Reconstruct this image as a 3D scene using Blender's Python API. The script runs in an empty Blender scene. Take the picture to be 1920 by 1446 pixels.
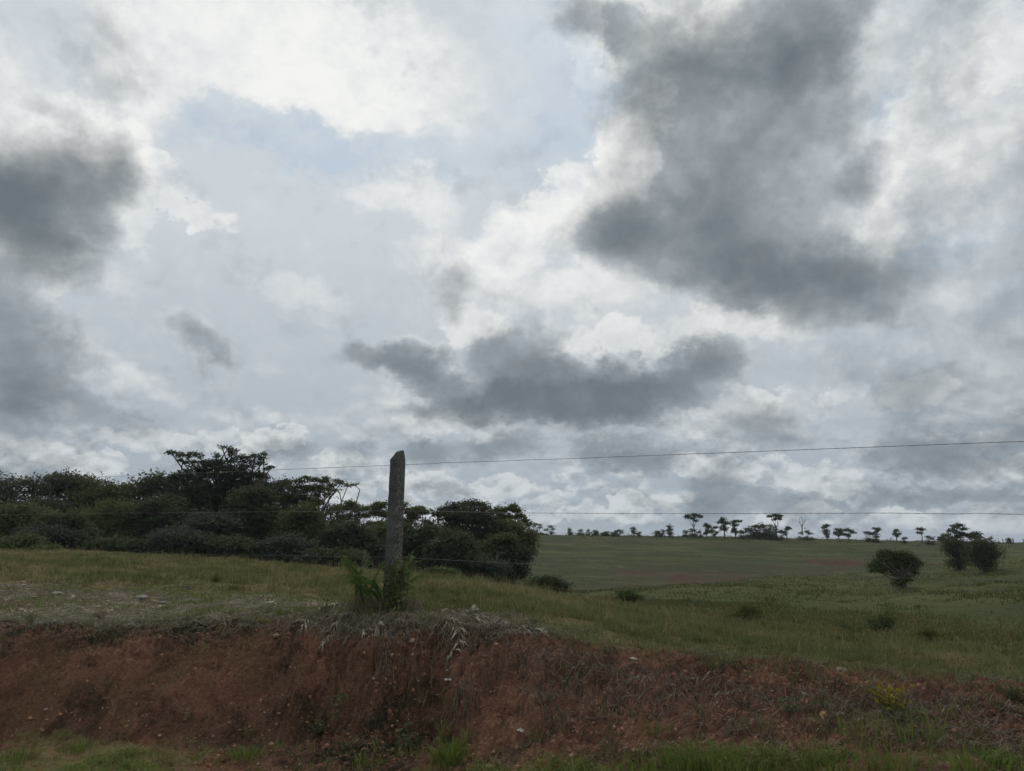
import bpy, bmesh, math, random
import numpy as np
from mathutils import Vector, Matrix, noise as mnoise

C = bpy.context.scene.collection
SC = bpy.context.scene
R = math.radians

# ------------------------------------------------------------------ camera
FPX, CX, CY, PITCH, CAMZ = 1450.0, 960.0, 723.0, R(11.0), 1.5
cam_d = bpy.data.cameras.new("camera")
cam_d.sensor_width = 36.0
cam_d.lens = 36.0 * FPX / 1920.0
cam_d.clip_start, cam_d.clip_end = 0.05, 20000
cam = bpy.data.objects.new("camera", cam_d)
cam.location = (0, 0, CAMZ)
cam.rotation_euler = (math.pi / 2 + PITCH, 0, 0)
C.objects.link(cam)
SC.camera = cam
SC.view_settings.view_transform = 'Standard'
SC.view_settings.look = 'None'
SC.view_settings.exposure = 0.0
SC.view_settings.gamma = 1.0
SC.cycles.max_bounces = 5
SC.cycles.diffuse_bounces = 3
SC.cycles.transparent_max_bounces = 8
SC.cycles.use_adaptive_sampling = True
SC.cycles.adaptive_threshold = 0.012
SC.cycles.adaptive_min_samples = 20
SC.cycles.use_denoising = True


def ray(px, row):
    """world direction of a viewing ray, y component 1"""
    xc, yc = (px - CX) / FPX, -(row - CY) / FPX
    cp, sp = math.cos(PITCH), math.sin(PITCH)
    d = (xc, cp - yc * sp, sp + yc * cp)
    return (d[0] / d[1], 1.0, d[2] / d[1])


def at(px, row, Y):
    d = ray(px, row)
    return Vector((d[0] * Y, Y, CAMZ + d[2] * Y))


def srgb(r, g, b):
    f = lambda c: ((c / 255 + 0.055) / 1.055) ** 2.4 if c > 10 else c / 255 / 12.92
    return (f(r), f(g), f(b), 1.0)


# ------------------------------------------------------------------ world: overcast sky with broken cloud
SUN_EL, SUN_AZ = R(48), R(-6)        # the sun stands behind the cloud ahead of the viewer
world = bpy.data.worlds.new("World")
SC.world = world
world.use_nodes = True
WT = world.node_tree
WT.nodes.clear()


class NT:
    """terse node building"""
    def __init__(self, tree):
        self.t = tree

    def n(self, typ, **kw):
        o = self.t.nodes.new(typ)
        for k, v in kw.items():
            setattr(o, k, v)
        return o

    def put(self, sock, v):
        if isinstance(v, bpy.types.NodeSocket):
            self.t.links.new(v, sock)
        elif v is not None:
            sock.default_value = v

    def m(self, op, a, b=None, c=None, clamp=False):
        o = self.n('ShaderNodeMath', operation=op, use_clamp=clamp)
        self.put(o.inputs[0], a)
        self.put(o.inputs[1], b)
        self.put(o.inputs[2], c)
        return o.outputs[0]

    def v(self, op, a, b=None, c=None):
        o = self.n('ShaderNodeVectorMath', operation=op)
        self.put(o.inputs[0], a)
        if op == 'SCALE':
            self.put(o.inputs['Scale'], b)
        else:
            self.put(o.inputs[1], b)
        self.put(o.inputs[2], c)
        return o.outputs['Value'] if op in ('LENGTH', 'DOT_PRODUCT') else o.outputs['Vector']

    def mr(self, v, a, b, c=0.0, d=1.0, t='LINEAR'):
        o = self.n('ShaderNodeMapRange', interpolation_type=t)
        for i, x in enumerate((v, a, b, c, d)):
            self.put(o.inputs[i], x)
        return o.outputs[0]

    def noise(self, vec, scale, detail=6, rough=0.55, lac=2.0, dist=0.0):
        o = self.n('ShaderNodeTexNoise')
        o.noise_dimensions = '3D'
        self.put(o.inputs['Vector'], vec)
        for k, x in (('Scale', scale), ('Detail', detail), ('Roughness', rough), ('Lacunarity', lac), ('Distortion', dist)):
            self.put(o.inputs[k], x)
        return o

    def mix(self, f, a, b, blend='MIX'):
        o = self.n('ShaderNodeMix', data_type='RGBA', blend_type=blend)
        self.put(o.inputs[0], f)
        self.put(o.inputs[6], a)
        self.put(o.inputs[7], b)
        return o.outputs[2]


def build_sky():
    N = NT(WT)
    d = N.v('NORMALIZE', N.n('ShaderNodeTexCoord').outputs['Generated'])
    sep = N.n('ShaderNodeSeparateXYZ')
    N.put(sep.inputs[0], d)
    X, Y, Z = sep.outputs
    el = N.m('ARCSINE', Z)
    az = N.m('ARCTAN2', X, Y)
    azc = N.m('MULTIPLY', az, N.m('COSINE', el))
    cmb = N.n('ShaderNodeCombineXYZ')
    N.put(cmb.inputs[0], N.m('DEGREES', azc))
    N.put(cmb.inputs[1], N.m('DEGREES', el))
    pos = cmb.outputs[0]                                  # degrees: across, up
    # the cloud deck is seen finer and flatter towards the horizon
    low = N.mr(el, R(15), R(2.0), 0.0, 1.0, 'SMOOTHSTEP')
    flat = N.v('MULTIPLY', d, (1, 1, 1.55))

    # domain warps: coarse one and fine one
    wl = N.noise(d, 7.0, 7, 0.58)
    wl2 = N.noise(flat, 26.0, 9, 0.68)
    warp = N.v('ADD', N.v('SCALE', N.v('SUBTRACT', wl.outputs['Color'], (.5, .5, .5)), N.mr(low, 0, 1, 8.0, 2.6)),
               N.v('SCALE', N.v('SUBTRACT', wl2.outputs['Color'], (.5, .5, .5)), N.mr(low, 0, 1, 4.6, 2.4)))
    posW = N.v('ADD', pos, warp)
    posW = N.v('MULTIPLY', posW, (1, 1, 0))
    wd = N.v('ADD', N.v('SCALE', N.v('SUBTRACT', N.noise(d, 8.0, 5, 0.5).outputs['Color'], (.5, .5, .5)), N.mr(low, 0, 1, 7.5, 3)),
             N.v('SCALE', N.v('SUBTRACT', wl2.outputs['Color'], (.5, .5, .5)), 2.6))
    posD = N.v('MULTIPLY', N.v('ADD', pos, wd), (1, 1, 0))

    def field(p, blobs, outer=1.45):
        """sum of soft ellipses given as (px, row, rx, ry, turn, strength, hardness)"""
        acc = None
        for (px, row, rx, ry, turn, s, hard) in blobs:
            r = Vector(ray(px, row)).normalized()
            e = math.asin(r.z)
            a = math.degrees(math.atan2(r.x, r.y) * math.cos(e))
            e = math.degrees(e)
            k = math.degrees(1 / FPX) * (0.93 if abs(row - CY) < 400 else 0.86)
            mp = N.n('ShaderNodeMapping', vector_type='TEXTURE')
            N.put(mp.inputs['Vector'], p)
            if acc is None:
                mp.inputs['Location'].default_value = (a, e, 0)
            else:                 # chained through a vanishing z so the shader is evaluated blob after blob
                lc = N.n('ShaderNodeCombineXYZ')
                lc.inputs[0].default_value, lc.inputs[1].default_value = a, e
                N.put(lc.inputs[2], acc)
                N.put(mp.inputs['Location'], lc.outputs[0])
            mp.inputs['Rotation'].default_value = (0, 0, R(-turn))
            mp.inputs['Scale'].default_value = (rx * k, ry * k, 1e5)
            q = N.v('LENGTH', mp.outputs[0])
            g = N.mr(q, outer, outer * hard, 0.0, s, 'SMOOTHERSTEP' if outer < 1.5 else 'SMOOTHSTEP')
            acc = g if acc is None else N.m('ADD', acc, g)
        return acc

    dark = [
        (1370, 130, 190, 110, 0, .75, .2), (1320, 290, 190, 170, 0, .5, .3), (1460, 330, 170, 160, 0, .45, .2),
        (1510, 530, 190, 75, 0, .85, .2), (1300, 480, 210, 80, 12, .6, .2), (1170, 410, 120, 60, 10, .5, .1),
        (1150, 45, 100, 55, 20, .6, .3), (1540, 50, 90, 110, 0, .6, .2), (1650, 300, 60, 50, -30, .45, .15),
        (1480, 200, 120, 90, 0, .3, .1), (1420, 590, 120, 30, 0, .3, .1),
        (1800, 340, 120, 70, -20, .28, .0), (1780, 200, 55, 100, 0, .25, .0), (1760, 40, 80, 90, 0, .25, 0),
        (750, 668, 85, 36, -5, .6, .2), (850, 722, 130, 36, 25, .6, .3), (1070, 765, 250, 40, 0, 1.25, .35), (1090, 738, 210, 52, 0, .8, .3),
        (1250, 720, 130, 45, -25, .6, .2), (1340, 690, 70, 40, 0, .4, .1), (960, 675, 80, 60, 0, .55, .1),
        (1110, 715, 130, 36, 0, .3, .1), (820, 765, 60, 20, 0, .25, .1),
        (845, 530, 50, 70, 20, .32, .1), (380, 640, 60, 40, 20, .42, .1), (420, 680, 30, 25, 0, .2, .1),
        (100, 390, 125, 95, -40, .75, .05), (10, 440, 130, 80, 0, .75, .1), (185, 320, 60, 75, 0, .4, .05),
        (25, 640, 80, 120, 0, .6, .2), (110, 755, 150, 42, 8, .5, .1), (200, 130, 80, 80, -20, .18, .0),
        (215, 40, 50, 60, 0, .16, .0), (80, 212, 40, 20, 0, .3, .1), (640, 85, 30, 20, 0, .0, .1),
        (535, 840, 60, 30, 0, .55, .2), (670, 850, 50, 24, 0, .45, .2), (805, 850, 60, 30, 0, .5, .2),
        (940, 838, 80, 28, 0, .6, .2), (1170, 850, 120, 34, 0, .65, .2), (1420, 815, 80, 45, 0, .45, .2),
        (1600, 690, 60, 60, 0, .2, .1), (1700, 760, 60, 60, 0, .35, .2),
        (1740, 860, 110, 30, 5, .5, .2), (1700, 925, 110, 16, 3, .55, .2), (1330, 935, 60, 55, 10, .5, .3),
        (1500, 950, 100, 22, 0, .6, .2), (820, 915, 60, 14, 0, .35, .2), (640, 900, 50, 16, 0, .3, .2),
        (1900, 700, 160, 260, 0, .26, 0), (1880, 480, 120, 90, 0, .2, 0), (60, 900, 120, 24, 0, .25, .1),
        (-250, 300, 180, 240, 0, .6, .2), (2200, 250, 220, 180, 0, .6, .2), (-300, 800, 260, 80, 0, .5, .2),
        (2250, 800, 240, 60, 0, .5, .2),
    ]
    white = [
        (560, 90, 360, 120, 5, .95, .2), (650, 190, 230, 70, 15, .6, .2), (400, 190, 200, 60, 0, .5, .2),
        (60, 200, 170, 90, 0, .55, .2), (165, 250, 95, 75, 0, .85, .45), (40, 290, 90, 60, 0, .5, .3),
        (290, 305, 50, 30, 20, .6, .5), (350, 385, 62, 22, 20, .5, .6), (250, 400, 34, 60, 0, .35, .4),
        (1170, 270, 66, 120, 15, .9, .66), (1095, 345, 110, 50, -30, .7, .6), (1000, 425, 130, 55, -30, .6, .3),
        (1085, 70, 30, 66, 0, .85, .8), (1290, 60, 110, 60, 0, .75, .3), (860, 500, 110, 80, 0, .5, .4),
        (1080, 560, 190, 60, 0, .5, .2), (1380, 620, 180, 35, 0, .55, .2), (1160, 650, 130, 34, 0, .9, .4),
        (880, 625, 50, 40, 0, .8, .4), (820, 790, 300, 40, 0, .25, .2), (1640, 420, 50, 110, 0, .6, .3),
        (1700, 230, 50, 120, 0, .5, .3), (1870, 260, 100, 55, -15, .5, .3), (1890, 100, 60, 70, 0, .55, .4),
        (760, 370, 110, 50, 0, .45, .3), (560, 560, 90, 40, 20, .3, .2), (300, 720, 200, 22, 25, .35, .2),
        (520, 806, 52, 24, 0, .85, .8), (310, 828, 75, 20, 0, .6, .7), (180, 878, 48, 22, 0, .95, .85),
        (20, 865, 42, 28, 0, .85, .8), (440, 826, 40, 20, 0, .6, .8), (90, 505, 130, 30, 0, .4, .2), (120, 880, 30, 14, 0, .5, .8),
        (640, 865, 46, 20, 0, .55, .8), (810, 798, 46, 24, 0, .6, .75), (905, 800, 46, 20, 0, .5, .7),
        (660, 925, 46, 22, 0, .7, .8), (730, 915, 40, 20, 0, .7, .8), (800, 905, 52, 24, 0, .85, .8), (865, 922, 40, 18, 0, .8, .8),
        (935, 910, 50, 22, 0, .8, .8), (1000, 925, 40, 18, 0, .75, .8), (1060, 940, 44, 18, 0, .7, .8), (760, 960, 80, 20, 0, .6, .7),
        (900, 965, 80, 18, 0, .6, .7), (1185, 948, 30, 24, 0, 1.0, .9), (1090, 968, 40, 14, 0, .8, .8), (1140, 975, 30, 14, 0, .7, .8),
        (1240, 965, 34, 16, 0, .6, .8), (1010, 975, 40, 14, 0, .8, .8), (1130, 900, 90, 16, 0, .45, .6), (1310, 872, 30, 18, 0, .8, .8), (1370, 880, 44, 20, 0, .65, .8),
        (1450, 885, 60, 24, 0, .6, .7), (1540, 895, 50, 22, 0, .5, .7), (1420, 752, 50, 24, 0, .5, .7), (1720, 735, 44, 26, 0, .6, .75), (1590, 730, 30, 16, 0, .4, .7),
        (1870, 865, 70, 34, 0, .5, .7), (1790, 845, 40, 18, 0, .4, .7), (1640, 975, 70, 12, 0, .5, .8), (1870, 985, 70, 18, 0, .65, .8), (1730, 1000, 40, 10, 0, .6, .8),
        (1560, 930, 50, 12, 0, .35, .6), (1330, 800, 100, 24, 0, .35, .5), (1500, 760, 150, 40, 0, .25, .2),
        (-300, 300, 260, 200, 0, .5, .2), (2300, 400, 240, 200, 0, .5, .2), (960, -400, 700, 260, 0, .7, .1),
    ]
    clear = [
        (520, 262, 190, 50, 0, 1.0, .45), (700, 300, 160, 50, 0, .55, .2), (1040, 150, 95, 160, 0, 1.0, .3),
        (880, 290, 170, 70, 0, .6, .2), (720, 100, 30, 30, 0, .3, .2), (1800, 470, 110, 30, -15, .6, .2),
        (1640, 215, 30, 50, 0, .6, .2), (930, 40, 50, 40, 0, .4, .2), (1900, 560, 60, 60, 0, .3, .2),
    ]
    D = field(posD, [b[:6] + (b[6] * .75,) for b in dark], 1.52)
    W = field(posW, white)
    K = field(posW, clear)

    # free-form texture: billows, embossed by comparing with a sample nearer the sun
    sund = Vector((math.sin(SUN_AZ) * math.cos(SUN_EL), math.cos(SUN_AZ) * math.cos(SUN_EL), math.sin(SUN_EL)))
    upv = (0, 0.002, 0.012)
    flat_up = N.v('ADD', flat, upv)
    mixn = lambda dd, ff: N.m('ADD', N.m('MULTIPLY', N.noise(dd, 9.0, 10, 0.6).outputs[0], N.m('SUBTRACT', 1.0, low)),
                              N.m('MULTIPLY', N.noise(ff, 17.0, 9, 0.6).outputs[0], low))
    b0 = mixn(d, flat)
    b1 = mixn(N.v('ADD', d, (0, .006, .02)), flat_up)
    emb = N.m('SUBTRACT', b0, b1)                          # > 0 on the upper, lit side of a billow
    f0 = N.noise(d, 24.0, 8, 0.62).outputs[0]
    f1 = N.noise(N.v('ADD', d, (0, .002, .009)), 24.0, 5, 0.62).outputs[0]
    emb2 = N.m('SUBTRACT', f0, f1)

    def heaps(vec):
        """rounded cumulus heaps"""
        vo = N.n('ShaderNodeTexVoronoi', feature='F1')
        N.put(vo.inputs['Vector'], vec)
        vo.inputs['Scale'].default_value = 13.0
        vo.inputs['Detail'].default_value = 1.0
        vo.inputs['Roughness'].default_value = 0.5
        vo.inputs['Lacunarity'].default_value = 2.3
        return vo.outputs['Distance']
    fw = N.v('ADD', flat, N.v('SCALE', N.v('SUBTRACT', N.noise(flat, 24, 5, .6).outputs['Color'], (.5, .5, .5)), .045))
    h0 = N.m('SUBTRACT', 1.0, heaps(fw))
    h1 = N.m('SUBTRACT', 1.0, heaps(N.v('ADD', fw, (0, 0, .011))))
    embh = N.m('SUBTRACT', h0, h1)

    # behind and beside the viewer the unseen deck is noise, whitened to brighten the ground
    back = N.mr(Y, 0.72, 0.25, 0.0, 1.0, 'SMOOTHSTEP')
    gen = N.noise(d, 2.6, 7, 0.55).outputs[0]
    D = N.m('ADD', D, N.m('MULTIPLY', back, N.mr(gen, .56, .75, 0, .6)))
    W = N.m('ADD', W, N.m('MULTIPLY', back, N.mr(gen, .30, .46, 0, 1.0)))

    heap = N.mr(h0, .30, .60, 0.0, 1.0, 'SMOOTHSTEP')
    lowa = N.mr(b0, .42, .58, 0.0, 1.0, 'SMOOTHSTEP')
    hl = N.m('MULTIPLY', low, N.m('MULTIPLY', heap, lowa))
    W = N.m('ADD', W, N.m('MULTIPLY', hl, .75))
    D = N.m('ADD', D, N.m('MULTIPLY', low, N.mr(b1, .50, .72, 0.0, .45)))
    W = N.m('ADD', W, N.m('MULTIPLY', embh, N.m('MULTIPLY', low, N.mr(W, .1, .5, 1.0, 4.0))))

    W = N.m('MULTIPLY', W, N.mr(K, 0, 1, 1.0, .25))
    W = N.m('MULTIPLY', W, N.mr(b0, .30, .66, .58, 1.22))
    W = N.m('ADD', W, N.m('MULTIPLY', N.m('SUBTRACT', f0, .5), .22))
    W = N.m('ADD', W, N.m('MULTIPLY', N.m('ADD', emb, N.m('MULTIPLY', emb2, .6)), N.mr(W, .1, .6, .5, 1.6)))
    soft = N.noise(N.v('ADD', d, (3.1, 1.7, 0)), 7.5, 5, .5).outputs[0]
    # thin rims of the thick cloud let the light through, most of all near the sun
    sunw = N.mr(N.v('DOT_PRODUCT', d, tuple(sund)), math.cos(R(38)), math.cos(R(6)), 0.0, 1.0, 'SMOOTHSTEP')
    rim = N.m('MULTIPLY', N.mr(D, .02, .16), N.mr(D, .42, .16))
    W = N.m('ADD', W, N.m('MULTIPLY', N.m('MULTIPLY', rim, N.mr(b0, .40, .56)), N.m('ADD', .30, N.m('MULTIPLY', sunw, .55))))
    wisp = N.noise(N.v('MULTIPLY', N.v('ADD', d, N.v('SCALE', wl.outputs['Color'], .16)), (1, 1, 2.4)), 15.0, 8, .66).outputs[0]
    W = N.m('MULTIPLY', W, N.mr(wisp, .36, .62, .60, 1.06))
    W = N.m('MULTIPLY', W, N.mr(soft, .36, .62, .80, 1.08))
    W = N.m('SUBTRACT', 1.0, N.m('EXPONENT', N.m('MULTIPLY', N.m('MAXIMUM', W, 0.0), -1.4)))
    W = N.mr(W, 0.0, .80, 0, 1)
    K = N.m('MULTIPLY', K, N.mr(b0, .38, .66, 1.1, .45), clamp=True)
    D = N.m('MULTIPLY', D, N.mr(b0, .30, .70, 1.25, .75))
    D = N.m('MULTIPLY', D, N.mr(soft, .38, .64, 1.3, .68))
    D = N.m('SUBTRACT', D, N.m('MULTIPLY', emb, 0.8))
    D = N.m('ADD', D, N.m('MULTIPLY', N.m('MULTIPLY', N.m('SUBTRACT', f0, .5), .42), N.mr(D, .02, .4, 0, 1)))
    D = N.m('MAXIMUM', D, 0.0)
    D = N.m('SUBTRACT', 1.0, N.m('EXPONENT', N.m('MULTIPLY', D, -1.55)))
    D = N.mr(D, 0.05, .92, 0, 1)

    # colours (radiance x10, the Background runs at 0.1)
    up = lambda r, g, b: tuple(10 * c for c in srgb(r, g, b)[:3]) + (1,)
    sky = N.n('ShaderNodeTexSky')
    sky.sky_type = 'NISHITA'
    sky.sun_disc = False
    sky.sun_elevation, sky.sun_rotation = SUN_EL, SUN_AZ
    sky.dust_density, sky.air_density, sky.ozone_density = 3.0, 1.0, 1.0
    clearc = N.mix(.85, sky.outputs[0], up(166, 187, 204))
    veil = N.mix(N.mr(el, R(2), R(22), 0, 1), up(163, 173, 182), up(203, 210, 216))
    col = N.mix(N.m('MULTIPLY', K, .92), veil, clearc)
    whitec = N.mix(N.mr(el, R(2), R(20), 0, 1), up(203, 209, 212), up(238, 239, 238))
    whitec = N.mix(N.m('MULTIPLY', sunw, .8), whitec, up(246, 247, 244))
    col = N.mix(W, col, whitec)
    darkc = N.mix(N.mr(el, R(0), R(14), 0, 1), up(116, 127, 136), up(102, 112, 118))
    col = N.mix(N.m('MULTIPLY', D, .97), col, darkc)
    # thickest cloud a touch warmer and paler where the fine noise is high
    col = N.mix(N.m('MULTIPLY', D, N.mr(f0, .5, .75, 0, .35)), col, up(146, 150, 156))
    # below the horizon the world is just the haze colour
    col = N.mix(N.mr(Z, -.02, -0.06, 0, 1), col, up(60, 66, 60))
    bg = N.n('ShaderNodeBackground')
    N.put(bg.inputs[0], col)
    bg.inputs[1].default_value = 0.1
    out = N.n('ShaderNodeOutputWorld')
    N.put(out.inputs[0], bg.outputs[0])
    world.cycles.sampling_method = 'NONE'


build_sky()

sun_d = bpy.data.lights.new("sun", 'SUN')
sun_d.energy = 1.5
sun_d.angle = R(14)
sun_d.color = (1.0, 0.95, 0.86)
sun = bpy.data.objects.new("sun", sun_d)
C.objects.link(sun)
sun.rotation_euler = (math.pi / 2 - SUN_EL, 0, math.pi - SUN_AZ)

# ------------------------------------------------------------------ numeric noise
rng = np.random.default_rng(7)


def hash2(ix, iy, seed):
    h = (ix.astype(np.int64) * 374761393 + iy.astype(np.int64) * 668265263 + seed * 1442695041) & 0x7fffffff
    h = ((h ^ (h >> 13)) * 1274126177) & 0x7fffffff
    return ((h ^ (h >> 16)) & 0xffff) / 65535.0


def vnoise(x, y, seed=0):
    ix, iy = np.floor(x), np.floor(y)
    fx, fy = x - ix, y - iy
    fx, fy = fx * fx * fx * (fx * (fx * 6 - 15) + 10), fy * fy * fy * (fy * (fy * 6 - 15) + 10)
    a, b = hash2(ix, iy, seed), hash2(ix + 1, iy, seed)
    c, d = hash2(ix, iy + 1, seed), hash2(ix + 1, iy + 1, seed)
    return (a + (b - a) * fx) * (1 - fy) + (c + (d - c) * fx) * fy - 0.5


def fbm(x, y, scale, octs=4, gain=0.5, seed=0):
    s, amp, f = 0, 1.0, scale
    for o in range(octs):
        ca, sa = math.cos(o * 1.3), math.sin(o * 1.3)
        s = s + amp * vnoise((x * ca - y * sa) * f + 17.3 * o, (x * sa + y * ca) * f, seed + o)
        amp *= gain
        f *= 2.03
    return s


def sstep(x, a, b):
    t = np.clip((x - a) / (b - a), 0, 1)
    return t * t * (3 - 2 * t)


# ------------------------------------------------------------------ shape of the land
# Lines running across the view (depth ahead of the viewer and height), each at a fan of bearings.
# verge, toe of the cut bank, lip of the bank, back of the stony shelf, brow of the meadow,
# hidden dip, fold below the brow, hollow, top of the far hill, plain beyond
COLS = [0, 300, 520, 742, 870, 1000, 1200, 1400, 1600, 1920]
TAB = {
    'toe':   [(1385, 6.35), (1398, 6.2), (1405, 6.0), (1412, 5.6), (1418, 5.3), (1420, 5.0), (1405, 4.8), (1392, 4.6), (1388, 4.4), (1390, 4.2)],
    'mid':   [(1255, 6.75), (1270, 6.6), (1290, 6.35), (1320, 5.95), (1310, 5.7), (1310, 5.5), (1320, 5.2), (1330, 5.0), (1335, 4.8), (1345, 4.6)],
    'lip':   [(1176, 7.3), (1186, 7.15), (1182, 6.9), (1170, 6.55), (1172, 6.4), (1188, 6.2), (1225, 5.9), (1247, 5.7), (1262, 5.5), (1300, 5.1)],
    'back':  [(1092, 11.5), (1104, 10.6), (1120, 9.2), (1140, 7.25), (1150, 7.3), (1168, 7.0), (1205, 6.7), (1228, 6.5), (1244, 6.2), (1280, 5.8)],
    'brow':  [(1036, 22.), (1046, 20.), (1062, 18.), (1082, 15.5), (1093, 14.5), (1113, 13.8), (1150, 13.0), (1185, 12.0), (1212, 11.0), (1240, 10.0)],
}
PLAIN = {   # depth, height
    'dip':    [(34, .2), (32, -.2), (30, -.5), (26, -.9), (25, -.9), (25, -.75), (27, -.75), (27, -.9), (27, -1.0), (27, -.9)],
    'fold':   None,
    'hollow': [(90, -4.5), (90, -4.5), (90, -4.5), (92, -5), (95, -5.5), (98, -6.0), (103, -6.2), (108, -5.8), (112, -4.8), (116, -3.6)],
    'hill':   [(170, 1.6), (170, 1.6), (170, 1.6), (170, 1.7), (170, 1.7), (170, 1.7), (172, 1.5), (174, 1.2), (176, .6), (178, -.1)],
    'past':   [(230, -2.5)] * 10,
    'plain':  [(600, -26)] * 10,
    'rim':    [(12000, -170)] * 10,
}
FOLD = [(1090, 52.), (1090, 52.), (1095, 52.), (1100, 52.), (1108, 50.), (1118, 52.), (1108, 62.), (1088, 70.), (1073, 76.), (1046, 84.)]


def _line(name):
    out = []
    for i, c in enumerate(COLS):
        if name in TAB or name == 'fold':
            row, Y = (TAB[name] if name in TAB else FOLD)[i]
            p = at(c, row, Y)
            out.append((math.atan2(p.x, p.y), math.hypot(p.x, p.y), p.z))
        else:
            Y, z = PLAIN[name][i]
            a = math.atan((c - CX) / FPX)
            out.append((a, Y / math.cos(a) if Y < 500 else Y, z))
    a, r, z = np.array(out).T
    return a, r, z


ORDER = ['toe', 'mid', 'lip', 'back', 'brow', 'dip', 'fold', 'hollow', 'hill', 'past', 'plain', 'rim']
LINES = [_line(n) for n in ORDER]


def land(x, y, detail=True):
    """height of the ground"""
    x, y = np.atleast_1d(np.asarray(x, float)), np.atleast_1d(np.asarray(y, float))
    r, a = np.hypot(x, y), np.arctan2(x, y)
    wob = fbm(x, y, .45, 3, .5, 5) * .35 * sstep(r, 4, 6)              # the bank's line wanders
    rows_r = [np.full_like(r, 0.0), np.full_like(r, 3.2)]
    zr = np.interp(a, LINES[0][0], LINES[0][2])
    rows_z = [np.zeros_like(r), np.clip(zr - .12, 0, None) * .6]
    for k, (la, lr, lz) in enumerate(LINES):
        rows_r.append(np.interp(a, la, lr) + (wob if k < 3 else 0))
        rows_z.append(np.interp(a, la, lz))
    Rr, Zz = np.stack(rows_r), np.stack(rows_z)
    K = len(Rr)
    # monotone cubic through the knots
    h = np.diff(Rr, axis=0)
    dl = np.diff(Zz, axis=0) / h
    m = np.zeros_like(Zz)
    for k in range(1, K - 1):
        ok = dl[k - 1] * dl[k] > 0
        w1, w2 = 2 * h[k] + h[k - 1], h[k] + 2 * h[k - 1]
        with np.errstate(divide='ignore', invalid='ignore'):
            m[k] = np.where(ok, (w1 + w2) / (w1 / dl[k - 1] + w2 / dl[k]), 0)
    z = Zz[-1].copy()
    for k in range(K - 1):
        s = (r >= Rr[k]) & (r < Rr[k + 1])
        t = np.clip((r - Rr[k]) / h[k], 0, 1)
        v = ((1 + 2 * t) * (1 - t) ** 2 * Zz[k] + t * (1 - t) ** 2 * h[k] * m[k]
             + t * t * (3 - 2 * t) * Zz[k + 1] + t * t * (t - 1) * h[k] * m[k + 1])
        z = np.where(s, v, z)
    if detail:
        face = np.clip(1 - abs(r - (Rr[2] + Rr[4]) / 2) / 1.1, 0, 1)
        near = 1 - sstep(r, 14, 30)
        ck = 1 - sstep(r, 8, 13)
        rough = face * (1 + 1.1 * np.exp(-((np.degrees(a) + 10) / 7) ** 2))
        z = z + fbm(x, y, 1.1, 4, .5, 1) * .07 * near * sstep(r, 2.5, 5)
        z = z + fbm(x, y, 6, 4, .55, 2) * (.022 + .060 * rough) * near
        z = z - np.clip(abs(fbm(x * 1.6, y * .5, 5, 3, .55, 13)) - .22, -.22, 0) * -.025 * face          # rills down the face
        z = z + (abs(fbm(x, y, 14, 3, .55, 3)) - .1) * (.02 + .06 * rough) * ck
        z = z + np.clip(fbm(x, y, 34, 3, .6, 4) + .02, 0, .4) * (.014 + .05 * rough) * ck                 # clods
        z = z + fbm(x, y, .035, 2, .45, 16) * 1.6 * sstep(r, 95, 125) * (1 - sstep(r, 150, 170))
        z = z + fbm(x, y, .09, 3, .45, 6) * .6 * sstep(r, 18, 60) * (1 - .75 * sstep(r, 150, 175))
        z = z + fbm(x, y, .5, 4, .6, 8) * .22 * sstep(r, 16, 45) * (1 - sstep(r, 240, 400))
        z = z + fbm(x, y, .004, 3, .5, 9) * 10 * sstep(r, 400, 1500)
    return z


GRID = {}


def surf(x, y):
    """height of the built ground mesh (bilinear in its own rings)"""
    x, y = np.atleast_1d(np.asarray(x, float)), np.atleast_1d(np.asarray(y, float))
    r, a = np.hypot(x, y), np.arctan2(x, y)
    A, Rr, Z = GRID['A'], GRID['R'], GRID['Z']
    fi = np.clip((a - A[0]) / (A[-1] - A[0]) * (len(A) - 1), 0, len(A) - 1.001)
    i = fi.astype(int)
    fi = fi - i
    j = np.clip(np.searchsorted(Rr, r) - 1, 0, len(Rr) - 2)
    fj = np.clip((r - Rr[j]) / (Rr[j + 1] - Rr[j]), 0, 1)
    return (Z[j, i] * (1 - fi) + Z[j, i + 1] * fi) * (1 - fj) + (Z[j + 1, i] * (1 - fi) + Z[j + 1, i + 1] * fi) * fj


def hgt(x, y):
    return float(surf(x, y)[0])


def hit(px, row, y0=3.0, y1=400.0):
    """where the sight line through a picture point meets the land"""
    d = ray(px, row)
    lo, hi = y0, y1
    for n in (120, 14, 10):
        Y = np.geomspace(lo, hi, n)
        dz = CAMZ + d[2] * Y - surf(d[0] * Y, Y)
        k = int(np.argmax(dz < 0)) if (dz < 0).any() else n - 1
        lo, hi = Y[max(0, k - 1)], Y[k]
    Y = hi
    return Vector((d[0] * Y, Y, hgt(d[0] * Y, Y)))


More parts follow.
